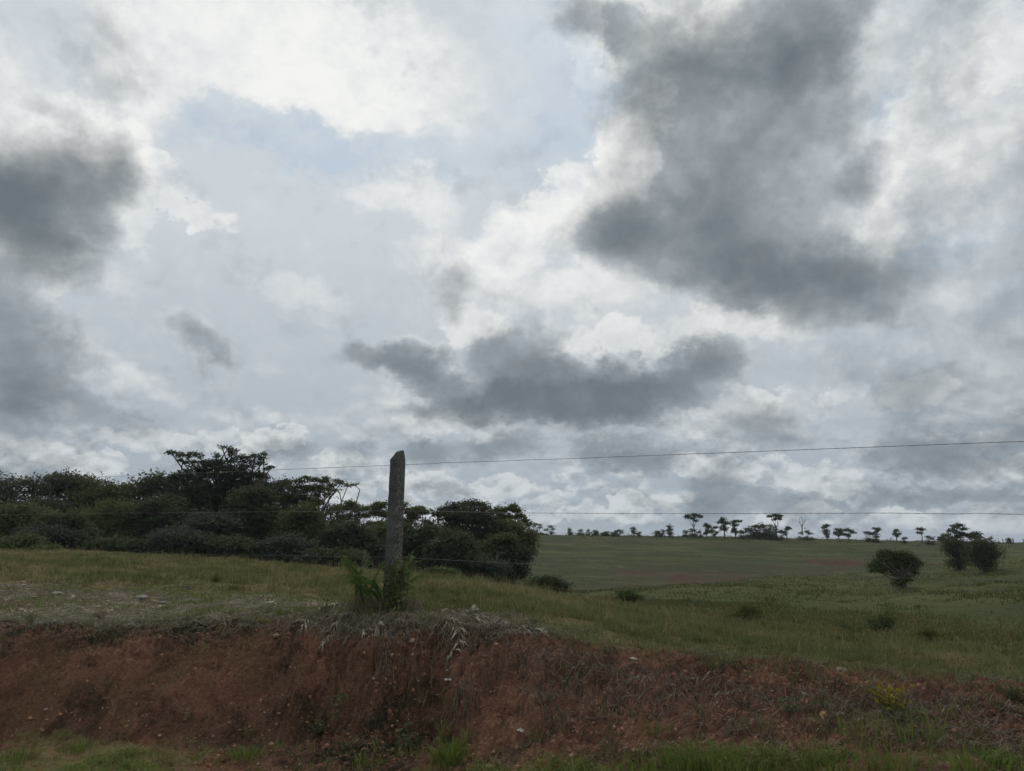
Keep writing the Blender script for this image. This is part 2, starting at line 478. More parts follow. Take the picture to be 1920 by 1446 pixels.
def zone(x, y):
    """0..1 masks: bare earth, stony litter shelf, red hill scars, dry grass"""
    x, y = np.asarray(x, float), np.asarray(y, float)
    r, a = np.hypot(x, y), np.arctan2(x, y)
    wob = fbm(x, y, .45, 3, .5, 5) * .35 * sstep(r, 4, 6)
    L = [np.interp(a, l[0], l[1]) + (wob if k < 3 else 0) for k, l in enumerate(LINES)]
    n = fbm(x, y, 2.2, 4, .6, 21) * .5
    n2 = fbm(x, y, .8, 4, .6, 22)
    bare = sstep(r + n * .8, L[0] - .25, L[0] + .15) * (1 - sstep(r + n * .5, L[2] - .05, L[2] + .3))
    low = sstep(n2 + .12 - .35 * sstep(a, -.25, -.5), -.05, .12)       # patches of bare earth on the verge
    bare = np.maximum(bare, low * (1 - sstep(r, L[0] - .1, L[0] + .4)) * .9)
    bare = np.maximum(bare, .46 * (1 - sstep(r, L[0] - .1, L[0] + .4)))
    strip = np.exp(-((r - L[3] - .25 + n * .8) / .32) ** 2) * sstep(n2, -.15, .1) * sstep(a, -.50, -.40) * (1 - sstep(a, -.26, -.2))
    bare = np.maximum(bare, strip * .9)
    shelfw = 1 - sstep(a, -.02, .12)
    shelf = sstep(r + n * .6, L[2] - .1, L[2] + .2) * (1 - sstep(r + n * 2.2, L[3] - .9, L[3] + .5)) * (.35 + .65 * shelfw)
    return bare, shelf, L


# ------------------------------------------------------------------ mesh helpers
def mesh_from(name, verts, faces, mat, parent=None, attrs=None, smooth=False, loc=None):
    """one mesh object from numpy arrays; faces is an (n,3|4) array or a list of such arrays"""
    me = bpy.data.meshes.new(name)
    verts = np.asarray(verts, np.float32)
    fl = [np.asarray(f, np.int32) for f in (faces if isinstance(faces, list) else [faces]) if len(f)]
    nl = sum(f.size for f in fl)
    npoly = sum(len(f) for f in fl)
    me.vertices.add(len(verts))
    me.vertices.foreach_set('co', verts.ravel())
    me.loops.add(nl)
    me.loops.foreach_set('vertex_index', np.concatenate([f.ravel() for f in fl]))
    me.polygons.add(npoly)
    tot = np.concatenate([np.full(len(f), f.shape[1], np.int32) for f in fl])
    me.polygons.foreach_set('loop_start', np.concatenate([[0], np.cumsum(tot)[:-1]]).astype(np.int32))
    if smooth:
        me.polygons.foreach_set('use_smooth', np.ones(npoly, bool))
    me.update(calc_edges=True)
    for k, v in (attrs or {}).items():
        at_ = me.attributes.new(k, 'FLOAT', 'POINT')
        at_.data.foreach_set('value', np.asarray(v, np.float32))
    me.materials.append(mat)
    o = bpy.data.objects.new(name, me)
    C.objects.link(o)
    if parent is not None:
        o.parent = parent
    if loc is not None:
        o.location = loc
    return o


def tag(o, label=None, cat=None, group=None, kind=None):
    for k, v in (('label', label), ('category', cat), ('group', group), ('kind', kind)):
        if v:
            o[k] = v
    return o


def empty(name, loc, label, cat, group=None):
    o = bpy.data.objects.new(name, None)
    o.empty_display_size = .2
    o.location = loc
    C.objects.link(o)
    return tag(o, label, cat, group)


def new_mat(name):
    m = bpy.data.materials.new(name)
    m.use_nodes = True
    t = m.node_tree
    t.nodes.clear()
    N = NT(t)
    out = N.n('ShaderNodeOutputMaterial')
    b = N.n('ShaderNodeBsdfPrincipled')
    b.inputs['Specular IOR Level'].default_value = .25
    N.put(out.inputs[0], b.outputs[0])
    return m, N, b, out


def attr(N, name):
    a = N.n('ShaderNodeAttribute')
    a.attribute_name = name
    return a.outputs['Fac']


# ------------------------------------------------------------------ ground material
def ground_mat():
    m, N, b, out = new_mat('earth_and_pasture')
    pos = N.n('ShaderNodeNewGeometry').outputs['Position']
    bare, shelf, scar, far = attr(N, 'bare'), attr(N, 'shelf'), attr(N, 'scar'), attr(N, 'far')
    big = N.noise(pos, .9, 5, .6).outputs[0]
    mid = N.noise(pos, 4.0, 6, .65).outputs[0]
    fine = N.noise(pos, 28.0, 6, .7).outputs[0]
    grit = N.noise(pos, 120.0, 4, .7).outputs[0]
    # red laterite earth
    red = N.mix(N.mr(big, .35, .65), (.150, .079, .053, 1), (.235, .125, .082, 1))
    red = N.mix(N.mr(mid, .45, .7, 0, .75), red, (.085, .042, .030, 1))
    red = N.mix(N.mr(fine, .52, .72, 0, .6), red, (.33, .185, .12, 1))
    red = N.mix(N.mr(grit, .54, .66, 0, .6), red, (.040, .024, .018, 1))
    # olive-brown algae film on the old face, left part
    film = N.mr(N.noise(pos, 1.4, 5, .6).outputs[0], .46, .62, 0, .55)
    sx = N.n('ShaderNodeSeparateXYZ')
    N.put(sx.inputs[0], pos)
    film = N.m('MULTIPLY', film, N.mr(sx.outputs[0], .2, -3.0, .15, 1.0))
    red = N.mix(film, red, (.125, .085, .045, 1))
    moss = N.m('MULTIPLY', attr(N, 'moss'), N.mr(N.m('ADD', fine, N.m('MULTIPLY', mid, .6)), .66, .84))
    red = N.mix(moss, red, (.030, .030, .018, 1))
    dark = N.m('MULTIPLY', N.mr(mid, .50, .60), N.mr(fine, .42, .55))
    red = N.mix(N.m('MULTIPLY', dark, .5), red, (.030, .024, .015, 1))
    # greyish litter and gravel
    lit = N.mix(N.mr(fine, .4, .62), (.095, .074, .056, 1), (.28, .245, .21, 1))
    lit = N.mix(N.mr(mid, .40, .56, 0, .85), lit, (.075, .075, .034, 1))
    lit = N.mix(N.mr(big, .50, .62, 0, .7), lit, (.105, .060, .040, 1))
    # soil under the grass
    gr = N.mix(N.mr(big, .35, .65), (.115, .110, .045, 1), (.170, .140, .068, 1))
    gr = N.mix(N.mr(mid, .5, .7, 0, .6), gr, (.09, .062, .032, 1))
    # far pasture: tufts and thin patches
    f1 = N.noise(pos, .07, 6, .62).outputs[0]
    f2 = N.noise(pos, .55, 7, .7).outputs[0]
    f3 = N.noise(N.v('MULTIPLY', pos, (1, .55, 1)), 2.6, 5, .7).outputs[0]
    fg = N.mix(N.mr(f1, .38, .62), (.052, .070, .022, 1), (.084, .094, .032, 1))
    fg = N.mix(attr(N, 'slope'), N.mix(.8, fg, (.034, .048, .017, 1)), fg)  # past the fold a deeper green, plus slope shading put into the colour
    fg = N.mix(N.mr(f2, .46, .64, 0, .6), fg, (.045, .058, .024, 1))
    st = N.noise(N.v('MULTIPLY', pos, (.05, .35, 1.2)), 1.0, 5, .6).outputs[0]
    fg = N.mix(N.mr(st, .50, .60, 0, .45), fg, (.115, .115, .045, 1))
    fg = N.mix(N.mr(st, .47, .40, 0, .4), fg, (.042, .050, .022, 1))
    fg = N.mix(N.mr(f3, .52, .68, 0, .5), fg, (.085, .088, .036, 1))
    fg = N.mix(N.m('MULTIPLY', scar, N.mr(f2, .36, .6, 1.0, .6)), fg, (.075, .035, .027, 1))
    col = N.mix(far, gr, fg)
    col = N.mix(shelf, col, lit)
    edge = N.m('ADD', bare, N.m('MULTIPLY', N.m('SUBTRACT', mid, .5), .9), clamp=True)
    col = N.mix(N.mr(edge, .35, .65), col, red)
    N.put(b.inputs['Base Color'], col)
    b.inputs['Roughness'].default_value = .95
    b.inputs['Specular IOR Level'].default_value = .1
    bh = N.m('ADD', N.m('MULTIPLY', fine, .045), N.m('MULTIPLY', grit, .014))
    for sc_, am in ((26.0, .028), (75.0, .011)):
        vo = N.n('ShaderNodeTexVoronoi', feature='F1')
        N.put(vo.inputs['Vector'], N.v('ADD', pos, N.v('SCALE', N.n('ShaderNodeTexNoise').outputs['Color'], .02)))
        vo.inputs['Scale'].default_value = sc_
        bh = N.m('SUBTRACT', bh, N.m('MULTIPLY', N.m('MULTIPLY', bare, am), vo.outputs['Distance']))
    bh = N.m('ADD', bh, N.m('MULTIPLY', far, N.m('MULTIPLY', N.m('ADD', f2, N.m('MULTIPLY', f3, .5)), 1.0)))
    bp = N.n('ShaderNodeBump')
    bp.inputs['Strength'].default_value = 1.0
    bp.inputs['Distance'].default_value = 1.0
    N.put(bp.inputs['Height'], bh)
    N.put(b.inputs['Normal'], bp.outputs[0])
    return m


def scars(x, y, r, a):
    """red scars along a terrace on the far slope and bare soil in the hollow below it"""
    def band(lo, hi, w, a0, a1, wob):
        mid_ = lo + (hi - lo) * np.clip((a - a0) / (a1 - a0), 0, 1) + fbm(x, y, .05, 3, .5, 31) * wob
        return np.exp(-((r - mid_) / w) ** 2) * sstep(a, a0, a0 + .06) * (1 - sstep(a, a1 - .03, a1 + .02))
    n = fbm(x, y, .12, 3, .6, 33)
    s = 2.4 * band(150, 156, 3.0, .34, .60, 3) * (1 + n) + .55 * band(140, 148, 7, .36, .56, 6) * (.7 + n)
    s = s + .75 * band(122, 128, 13, .10, .50, 8) * (.6 + n * 1.6) + .8 * band(100, 108, 6, .0, .2, 6) * (.7 + n)
    s = s + .3 * band(150, 160, 2, .0, .30, 6)
    return np.clip(s, 0, 1)


def build_ground():
    # a fan of rings: fine where the land is near, one sheet out to the horizon all round
    a_in = np.linspace(R(-44), R(44), 1300)
    a_out = np.linspace(R(44), R(316), 90)[1:-1]
    A = np.concatenate([a_in, a_out])
    RR = np.concatenate([[.3, 1, 2, 3, 3.6], np.linspace(4, 8.4, 520)[1:], np.geomspace(8.4, 24, 150)[1:],
                         np.geomspace(24, 260, 200)[1:], np.geomspace(260, 12000, 40)[1:]])
    aa, rr = np.meshgrid(A, RR)
    x, y = (rr * np.sin(aa)).ravel(), (rr * np.cos(aa)).ravel()
    # behind the viewer the same lines would wrap; flatten to a verge and plain
    z = land(x, y)
    n_a, n_r = len(A), len(RR)
    GRID.update(A=a_in, R=RR, Z=z.reshape(n_r, n_a)[:, :len(a_in)])
    j, i = np.meshgrid(np.arange(n_r - 1), np.arange(n_a), indexing='ij')
    i2 = (i + 1) % n_a
    f = np.stack([j * n_a + i, j * n_a + i2, (j + 1) * n_a + i2, (j + 1) * n_a + i], -1).reshape(-1, 4)
    v = np.stack([x, y, z], -1)
    v = np.vstack([v, [[0, 0, 0]]])
    c = len(v) - 1
    k = np.arange(n_a)
    tri = np.stack([np.full(n_a, c), (k + 1) % n_a, k], -1)
    bare, shelf, L = zone(x, y)
    r = np.hypot(x, y)
    a = np.arctan2(x, y)
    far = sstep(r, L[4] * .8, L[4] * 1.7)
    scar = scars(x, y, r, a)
    slope = 1 - sstep(r, L[6], L[6] * 1.12)  # mask up to the fold; the hill beyond gets its shading as colour
    # moss: under the lip at the left, and a shaggy patch low on the bank left of the post
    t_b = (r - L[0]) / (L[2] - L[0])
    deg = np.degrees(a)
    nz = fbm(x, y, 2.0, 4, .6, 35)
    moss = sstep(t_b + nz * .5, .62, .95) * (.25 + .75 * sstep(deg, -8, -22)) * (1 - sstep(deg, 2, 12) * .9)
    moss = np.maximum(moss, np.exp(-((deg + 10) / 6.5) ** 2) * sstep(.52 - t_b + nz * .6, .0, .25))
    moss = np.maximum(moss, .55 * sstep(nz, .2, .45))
    app = lambda q: np.append(q, 0)
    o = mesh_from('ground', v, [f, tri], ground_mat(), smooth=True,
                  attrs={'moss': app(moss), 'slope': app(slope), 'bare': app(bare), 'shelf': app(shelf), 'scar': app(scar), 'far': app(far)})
    tag(o, kind='structure')
    return o


build_ground()

# ------------------------------------------------------------------ plant materials
def leaf_mat(name, c1, c2, c3=None, rough=.75, transl=.25):
    """leaf colour runs c1..c2 with the leaf's own 'tone', some leaves c3"""
    m, N, b, out = new_mat(name)
    t = attr(N, 'tone')
    pos = N.n('ShaderNodeNewGeometry').outputs['Position']
    col = N.mix(t, c1 + (1,), c2 + (1,))
    if c3:
        col = N.mix(N.mr(t, .86, .96), col, c3 + (1,))
    col = N.mix(N.mr(N.noise(pos, 9.0, 3, .6).outputs[0], .4, .65, 0, .35), col, tuple(c * .6 for c in c1) + (1,))
    N.put(b.inputs['Base Color'], col)
    b.inputs['Roughness'].default_value = rough
    b.inputs['Specular IOR Level'].default_value = .12
    tr = N.n('ShaderNodeBsdfTranslucent')
    N.put(tr.inputs[0], col)
    mx = N.n('ShaderNodeMixShader')
    mx.inputs[0].default_value = transl
    N.put(mx.inputs[1], b.outputs[0])
    N.put(mx.inputs[2], tr.outputs[0])
    N.put(out.inputs[0], mx.outputs[0])
    return m


def bark_mat(name, c1, c2, scale=14.0):
    m, N, b, out = new_mat(name)
    pos = N.n('ShaderNodeTexCoord').outputs['Object']
    n1 = N.noise(N.v('MULTIPLY', pos, (1, 1, .35)), scale, 6, .65).outputs[0]
    N.put(b.inputs['Base Color'], N.mix(N.mr(n1, .38, .62), c1 + (1,), c2 + (1,)))
    b.inputs['Roughness'].default_value = .9
    bp = N.n('ShaderNodeBump')
    bp.inputs['Distance'].default_value = .02
    N.put(bp.inputs['Height'], n1)
    N.put(b.inputs['Normal'], bp.outputs[0])
    return m


M_DARK = leaf_mat('dark_leaf', (.040, .055, .033), (.078, .098, .046), transl=.35)
M_MID = leaf_mat('mid_leaf', (.050, .070, .032), (.098, .122, .048), transl=.35)
M_LIGHT = leaf_mat('light_leaf', (.062, .084, .036), (.115, .138, .052), transl=.35)
M_BLUE = leaf_mat('bluish_leaf', (.042, .058, .042), (.074, .092, .058), transl=.35)
M_GRASS = leaf_mat('grass_blade', (.082, .098, .034), (.200, .172, .080), (.29, .21, .13), transl=.42)
M_LUSH = leaf_mat('lush_grass_blade', (.065, .100, .022), (.160, .195, .050), (.24, .20, .09), transl=.35)
M_PAST = leaf_mat('pasture_blade', (.054, .068, .024), (.112, .114, .042), (.16, .135, .068), transl=.35)
M_STRAW = leaf_mat('straw', (.095, .078, .060), (.30, .265, .21), (.42, .39, .33), rough=.8, transl=.1)
M_YELLOW = leaf_mat('yellow_leaf', (.13, .12, .02), (.27, .235, .03), transl=.3)
M_PALM = leaf_mat('palm_leaf', (.055, .095, .032), (.120, .175, .055), rough=.45)
M_BARK = bark_mat('grey_brown_bark', (.055, .048, .040), (.12, .105, .085))
M_PALE = bark_mat('pale_bark', (.12, .115, .10), (.22, .21, .19))
M_ROOT = bark_mat('dry_root', (.06, .042, .030), (.17, .135, .10), 40)


# ------------------------------------------------------------------ tubes (limbs, roots, wires)
class Tubes:
    def __init__(self):
        self.v, self.f, self.n = [], [], 0

    def add(self, pts, rad, sides=5, cap=False):
        pts = np.asarray(pts, float)
        k = len(pts)
        rad = np.broadcast_to(np.asarray(rad, float), (k,)) if np.ndim(rad) == 0 else np.interp(np.linspace(0, 1, k), np.linspace(0, 1, len(rad)), rad)
        t = np.gradient(pts, axis=0)
        t /= np.linalg.norm(t, axis=1)[:, None] + 1e-9
        up = np.array([.31, .2, .93]) if abs(t[:, 2]).mean() < .8 else np.array([.9, .3, .1])
        s = np.cross(t, up)
        s /= np.linalg.norm(s, axis=1)[:, None] + 1e-9
        w = np.cross(s, t)
        an = np.linspace(0, 2 * math.pi, sides, endpoint=False)
        ring = pts[:, None] + rad[:, None, None] * (np.cos(an)[None, :, None] * s[:, None] + np.sin(an)[None, :, None] * w[:, None])
        self.v.append(ring.reshape(-1, 3))
        i, j = np.meshgrid(np.arange(k - 1), np.arange(sides), indexing='ij')
        j2 = (j + 1) % sides
        self.f.append(np.stack([i * sides + j, i * sides + j2, (i + 1) * sides + j2, (i + 1) * sides + j], -1).reshape(-1, 4) + self.n)
        self.n += k * sides

    def build(self, name, mat, parent=None, loc=None, attrs=None):
        v = np.concatenate(self.v)
        if loc is not None:
            v = v - np.array(loc)
        a = {k: np.concatenate([np.full(len(x), val) for x, val in zip(self.v, vals)]) for k, vals in (attrs or {}).items()}
        return mesh_from(name, v, np.concatenate(self.f), mat, parent, smooth=True, attrs=a)


def curve(p0, p1, bend=.1, k=7, g=None):
    """a wandering line between two points"""
    g = g or rng
    p0, p1 = np.array(p0, float), np.array(p1, float)
    L = np.linalg.norm(p1 - p0)
    t = np.linspace(0, 1, k)[:, None]
    off = g.normal(0, 1, 3) * bend * L
    off2 = g.normal(0, 1, 3) * bend * L * .5
    return p0 + (p1 - p0) * t + off * np.sin(math.pi * t) + off2 * np.sin(2 * math.pi * t)


def leaves(cent, size, aspect=.5, flat=0.0, droop=.2, g=None):
    """diamond leaves folded along the midrib; returns verts, tris"""
    g = g or rng
    n = len(cent)
    d = g.normal(0, 1, (n, 3))
    d[:, 2] = d[:, 2] * (1 - flat) - droop
    d /= np.linalg.norm(d, axis=1)[:, None]
    up = g.normal(0, 1, (n, 3)) * (1 - flat) + np.array([0, 0, 1.0]) * (flat + .4)
    s = np.cross(d, up)
    s /= np.linalg.norm(s, axis=1)[:, None] + 1e-9
    nn = np.cross(s, d)
    sz = (size * g.uniform(.6, 1.3, n))[:, None]
    a = cent - d * sz * .5
    b = cent + s * sz * aspect * .5 + nn * sz * .06
    c = cent + d * sz * .5
    e = cent - s * sz * aspect * .5 + nn * sz * .06
    v = np.stack([a, b, c, e], 1).reshape(-1, 3)
    k = np.arange(n)[:, None] * 4
    f = np.concatenate([k + [0, 1, 2], k + [0, 2, 3]])
    return v, f


def crown_points(lobes, n, clump, g, shell=.55, stray=.13):
    """leaf centres gathered in clumps over the lobes (centre, radii)"""
    vol = np.array([(l[1][0] * l[1][1] * l[1][2]) ** .45 for l in lobes])
    vol /= vol.sum()
    pts, tone = [], []
    per = 14
    for l, w in zip(lobes, vol):
        m = max(3, int(n * w / per))
        u = g.normal(0, 1, (m, 3))
        u /= np.linalg.norm(u, axis=1)[:, None]
        u[:, 2] = np.where(u[:, 2] < -.35, -u[:, 2] * .6, u[:, 2])
        rr = g.uniform(shell ** 2, 1.05, m) ** .5
        rr = np.where(g.uniform(0, 1, m) < stray, g.uniform(1.05, 1.45, m), rr)       # stray shoots
        cc = np.array(l[0]) + u * rr[:, None] * np.array(l[1])
        ct = np.clip(g.uniform(0, 1, m) * .7 + g.uniform(-.1, .4), 0, 1)
        k = g.integers(per - 6, per + 7, m)
        idx = np.repeat(np.arange(m), k)
        o = g.normal(0, 1, (len(idx), 3)) * clump * np.array([1, 1, .55])
        pts.append(cc[idx] + o)
        tone.append(np.clip(.65 * ct[idx] + .35 * g.uniform(0, 1, len(idx)), 0, 1))
    return np.concatenate(pts), np.concatenate(tone)


def tree(name, label, base, lobes, n, leaf, mat, bark=None, trunk_r=.12, fork=.45, clump=.3, cat='tree', group=None,
         seed=0, shell=.45, flat=.1, stems=1, twigs=3, aspect=.55, hide_trunk=False, crown_name='crown', limb_r=.4, stray=.13):
    g = np.random.default_rng(seed + 1000)
    base = Vector(base)
    root = empty(name, base, label, cat, group)
    B = np.array(base)
    L = [(np.array(c) - B, np.array(r)) for c, r in lobes]
    cen = np.mean([c for c, r in L], axis=0)
    T = Tubes()
    for s in range(stems):
        foot = np.array([g.normal(0, trunk_r * 1.2) * (stems > 1), g.normal(0, trunk_r) * (stems > 1), -.3])
        mine = [l for i, l in enumerate(L) if i % stems == s] or L
        mc = np.mean([c for c, r in mine], axis=0)
        fk = foot + (mc - foot) * np.array([fork * .8, fork * .8, fork]) + g.normal(0, .04, 3) * abs(mc[2])
        T.add(curve(foot, fk, .04, 6, g), [trunk_r * 1.25, trunk_r * .9, trunk_r * .72], 7)
        for c, r in mine:
            T.add(curve(fk, c + np.array([0, 0, -r[2] * .3]), .10, 6, g), [trunk_r * limb_r * 1.2, trunk_r * limb_r * .6, trunk_r * .14], 5)
            for _ in range(twigs):
                e = c + g.normal(0, .5, 3) * r
                T.add(curve(c + np.array([0, 0, -r[2] * .3]), e, .1, 4, g), [trunk_r * .16, trunk_r * .06], 4)
    T.build('trunk', bark or M_BARK, root)
    P, tn = crown_points(L, n, clump, g, shell, stray)
    v, f = leaves(P, leaf, aspect, flat, .2, g)
    mesh_from(crown_name, v, f, mat, root, attrs={'tone': np.repeat(tn, 4)})
    return root


def plobe(px, row, rx, ry, Y, g, dz=.6):
    """an ellipsoid of foliage given where it shows and how far off it is"""
    c = at(px, row, Y + g.uniform(-1, 1) * dz * rx / FPX * Y)
    k = Y / FPX
    return (c, (rx * k, max(rx, ry) * k * .8, ry * k))


def body(px, row, rx, ry, Y, g, k=9, fill=.44):
    """k lobes filling an ellipse"""
    out = []
    k = k + 4 if k > 5 else k
    for i in range(k):
        t = 2 * math.pi * i / k + g.uniform(-.3, .3)
        q = g.uniform(.4, .95)
        s = g.uniform(.55, 1.3)
        out.append(plobe(px + math.cos(t) * rx * q, row + math.sin(t) * ry * q, rx * fill * s, ry * fill * g.uniform(.75, 1.1), Y, g, .7))
    out.append(plobe(px, row, rx * .6, ry * .6, Y, g, .2))
    return out


# ------------------------------------------------------------------ the wooded left and middle
def woods():
    G = 'trees of the dark wood behind the meadow'
    S = 'shrubs at the foot of the wood'

    def spec(label, Y, basepx, parts, n, leaf, mat, seed, name='broadleaf_tree', cat='tree', group=G, brow=None, extra=(), **kw):
        g = np.random.default_rng(seed)
        lob = []
        for p in parts:
            if len(p) == 5:
                lob += body(*p[:4], Y, g, k=p[4])
            else:
                lob.append(plobe(*p, Y, g))
        bx = at(basepx, 1000, Y).x
        base = (bx, Y, hgt(bx, Y))
        return tree(name, label, base, lob, n, leaf, mat, seed=seed, cat=cat, group=group, **kw)

    # back row
    spec('knobbly topped dark tree at the far left end of the wood', 56, 30,
         [(10, 906, 14, 7), (38, 908, 16, 8), (70, 908, 22, 9), (50, 960, 85, 55, 10), (-50, 945, 80, 60, 8), (58, 900, 7, 5), (8, 930, 16, 12)], 15000, .2, M_DARK, 11, trunk_r=.2, clump=.3)
    spec('dark rounded tree with two small knobs on its top, left part of the wood', 58, 120,
         [(92, 901, 10, 8), (108, 897, 12, 6), (97, 902, 10, 8), (135, 900, 26, 12), (135, 955, 62, 52, 10)], 15000, .2, M_DARK, 12, trunk_r=.2, clump=.28)
    spec('broad dark tree sloping down toward the thin lone palm', 57, 195,
         [(170, 908, 30, 12), (200, 918, 20, 12), (180, 965, 60, 50, 10)], 13000, .2, M_MID, 13, trunk_r=.2)
    spec('pointed dark green tree just left of the thin lone palm', 58, 235,
         [(236, 916, 14, 8), (222, 930, 22, 14), (245, 926, 16, 12), (235, 975, 48, 48, 9)], 12000, .19, M_MID, 14, trunk_r=.18)
    spec('round shouldered dark tree filling the wood left of the tallest tree', 56, 305,
         [(292, 901, 12, 8), (315, 905, 22, 12), (282, 914, 10, 10), (300, 960, 55, 55, 10), (272, 930, 18, 12)], 15000, .19, M_DARK, 15, trunk_r=.2)
    # the tall tree with spreading umbrella boughs
    tall = [(322, 849, 13, 3.5), (334, 853, 15, 5), (350, 857, 18, 6), (343, 864, 12, 4), (368, 852, 14, 4), (375, 857, 8, 4), (360, 868, 15, 6), (378, 867, 12, 5), (366, 876, 17, 8),
            (384, 884, 16, 7), (372, 884, 14, 7),
            (416, 838, 6, 3), (427, 841, 12, 4), (437, 846, 10, 5), (432, 853, 11, 5), (406, 857, 8, 3), (405, 852, 4, 3),
            (450, 857, 16, 5), (462, 860, 18, 5), (478, 855, 13, 4), (495, 852, 9, 3.5), (488, 860, 12, 4), (470, 868, 20, 6), (490, 870, 12, 4),
            (508, 877, 8, 3), (497, 880, 8, 3.5), (440, 866, 24, 9), (415, 868, 20, 8), (400, 876, 24, 9),
            (487, 891, 15, 4), (500, 896, 8, 3), (342, 891, 20, 6), (330, 896, 14, 6)]
    spec('tallest tree of the wood, with flat umbrella boughs standing clear of its top', 50, 415,
         tall + [(415, 905, 75, 40, 14), (400, 960, 85, 60, 16), (350, 930, 40, 40, 7), (455, 890, 40, 18, 5), (450, 940, 50, 50, 8)], 46000, .15, M_BLUE, 16,
         trunk_r=.28, stray=.02, clump=.10, flat=.45, fork=.5, limb_r=.3, twigs=2)
    spec('dense dark tree close against the right side of the tallest tree', 54, 500,
         [(485, 925, 30, 24, 6), (515, 918, 24, 14), (505, 965, 60, 50, 10), (530, 908, 14, 6)], 16000, .18, M_BLUE, 17, trunk_r=.2, clump=.22)
    spec('feathery crowned tree with thin boughs reaching right toward the post', 52, 585,
         [(540, 905, 14, 6), (560, 903, 14, 7), (545, 915, 24, 12), (575, 897, 12, 5), (590, 901, 14, 6), (605, 905, 14, 7), (612, 899, 9, 4), (622, 912, 12, 5),
          (640, 906, 9, 3.5), (652, 911, 8, 3), (664, 909, 5, 2), (632, 902, 8, 3), (630, 921, 9, 4), (600, 920, 26, 13), (570, 940, 45, 30, 8), (585, 985, 55, 40, 8)], 18000, .14, M_MID, 18,
         trunk_r=.2, stray=.04, clump=.11, flat=.35, fork=.55, shell=.3)
    spec('airy thin crowned tree with sky showing through, left of the post', 55, 668,
         [(640, 955, 24, 10), (662, 950, 14, 7), (656, 944, 9, 4), (672, 958, 14, 6), (683, 968, 12, 6), (690, 955, 7, 5), (650, 972, 18, 9), (632, 990, 24, 14), (668, 978, 10, 5), (695, 985, 10, 7)],
         6000, .15, M_LIGHT, 19, trunk_r=.13, clump=.15, flat=.3, shell=.1, fork=.5)
    spec('knob topped tree directly behind the concrete post', 54, 728,
         [(706, 952, 10, 6), (714, 948, 12, 5), (704, 964, 9, 8), (722, 966, 14, 8), (757, 947, 5, 4), (770, 960, 12, 6), (785, 957, 12, 5), (793, 962, 7, 5), (775, 972, 12, 8), (762, 982, 10, 6), (740, 980, 14, 12), (715, 985, 14, 6)],
         6500, .16, M_LIGHT, 20, trunk_r=.15, clump=.17, shell=.2, fork=.5)
    # middle group right of the post
    spec('large round topped dark tree at the middle of the right group', 50, 865,
         [(835, 958, 20, 7), (860, 950, 22, 7), (885, 947, 24, 7), (905, 953, 14, 7), (845, 970, 26, 12), (880, 966, 30, 14), (820, 965, 12, 5), (870, 1010, 75, 50, 12), (800, 985, 18, 8), (810, 1005, 24, 14)],
         22000, .17, M_DARK, 21, trunk_r=.22, clump=.2)
    spec('sparse twiggy topped tree at the right end of the wood', 52, 950,
         [(925, 962, 12, 6), (940, 957, 12, 6), (955, 956, 9, 5), (968, 958, 10, 5), (962, 950, 5, 3), (976, 970, 10, 6), (945, 972, 20, 9), (985, 978, 6, 5), (992, 985, 4, 5), (930, 985, 30, 12)],
         4500, .15, M_MID, 22, trunk_r=.13, clump=.14, shell=.1, fork=.55)
    spec('leafy green domed tree closing the right end of the wood', 50, 955,
         [(955, 1005, 42, 24, 9), (975, 1020, 24, 20, 6), (930, 1030, 40, 24, 7), (990, 1035, 12, 10), (985, 1010, 14, 14)], 14000, .18, M_LIGHT, 23, trunk_r=.16, clump=.24)
    spec('dark shrub mass standing under the right end tree', 48.5, 965,
         [(965, 1060, 24, 34, 8), (985, 1045, 14, 14), (940, 1085, 34, 22, 7), (900, 1060, 30, 34, 7)], 12000, .17, M_BLUE, 24, name='shrub', cat='shrub', group=S, trunk_r=.08, stems=3, clump=.22)
    # lower, lighter growth along the front
    spec('pale green bush low in the wood at the far left', 46, 48,
         [(48, 985, 50, 34, 9), (20, 1010, 45, 26, 7)], 10000, .18, M_LIGHT, 31, name='bush', cat='bush', group=S, trunk_r=.08, stems=3)
    spec('pale green bush in the wood, below the thin lone palm', 47, 225,
         [(225, 985, 62, 34, 10), (180, 1005, 40, 24, 7), (262, 960, 24, 16, 4)], 12000, .18, M_LIGHT, 32, name='bush', cat='bush', group=S, trunk_r=.08, stems=3)
    for i, (px, row, rx, ry, Yv, mt, lb) in enumerate([
        (-60, 990, 70, 48, 45, M_MID, 'leafy bush cut off by the left edge of the picture'),
        (122, 1005, 44, 38, 43, M_DARK, 'dull green bush between the two pale bushes'),
        (300, 985, 52, 56, 46, M_DARK, 'dark bush under the left side of the tallest tree'),
        (392, 1010, 52, 44, 44, M_BLUE, 'nearly black bush straight below the tallest tree'),
        (478, 985, 50, 62, 46, M_DARK, 'nearly black bush right of the foot of the tallest tree'),
        (570, 1012, 42, 54, 45, M_MID, 'dark green bush below the feathery crowned tree'),
        (645, 1030, 55, 44, 44, M_DARK, 'green bush below the airy thin crowned tree'),
        (715, 1030, 42, 40, 46, M_MID, 'green bush behind the lower part of the post'),
        (785, 1030, 45, 42, 45, M_DARK, 'dark bush just right of the post'),
        (850, 1048, 42, 50, 44, M_DARK, 'blackish bush under the large round topped tree'),
        (20, 1030, 70, 20, 40, M_MID, 'low scrub bush on the meadow brow at the far left'),
    ]):
        spec(lb, Yv, px, [(px, row, rx, ry, 11), (px + rx * .4 * (-1) ** i, row - ry * .7, rx * .3, ry * .35, 4), (px - rx * .5 * (-1) ** i, row - ry * .5, rx * .35, ry * .3, 4)], 13000, .17, mt, 40 + i, name='bush', cat='bush', group=S, trunk_r=.07, stems=3, clump=.2, shell=.3)
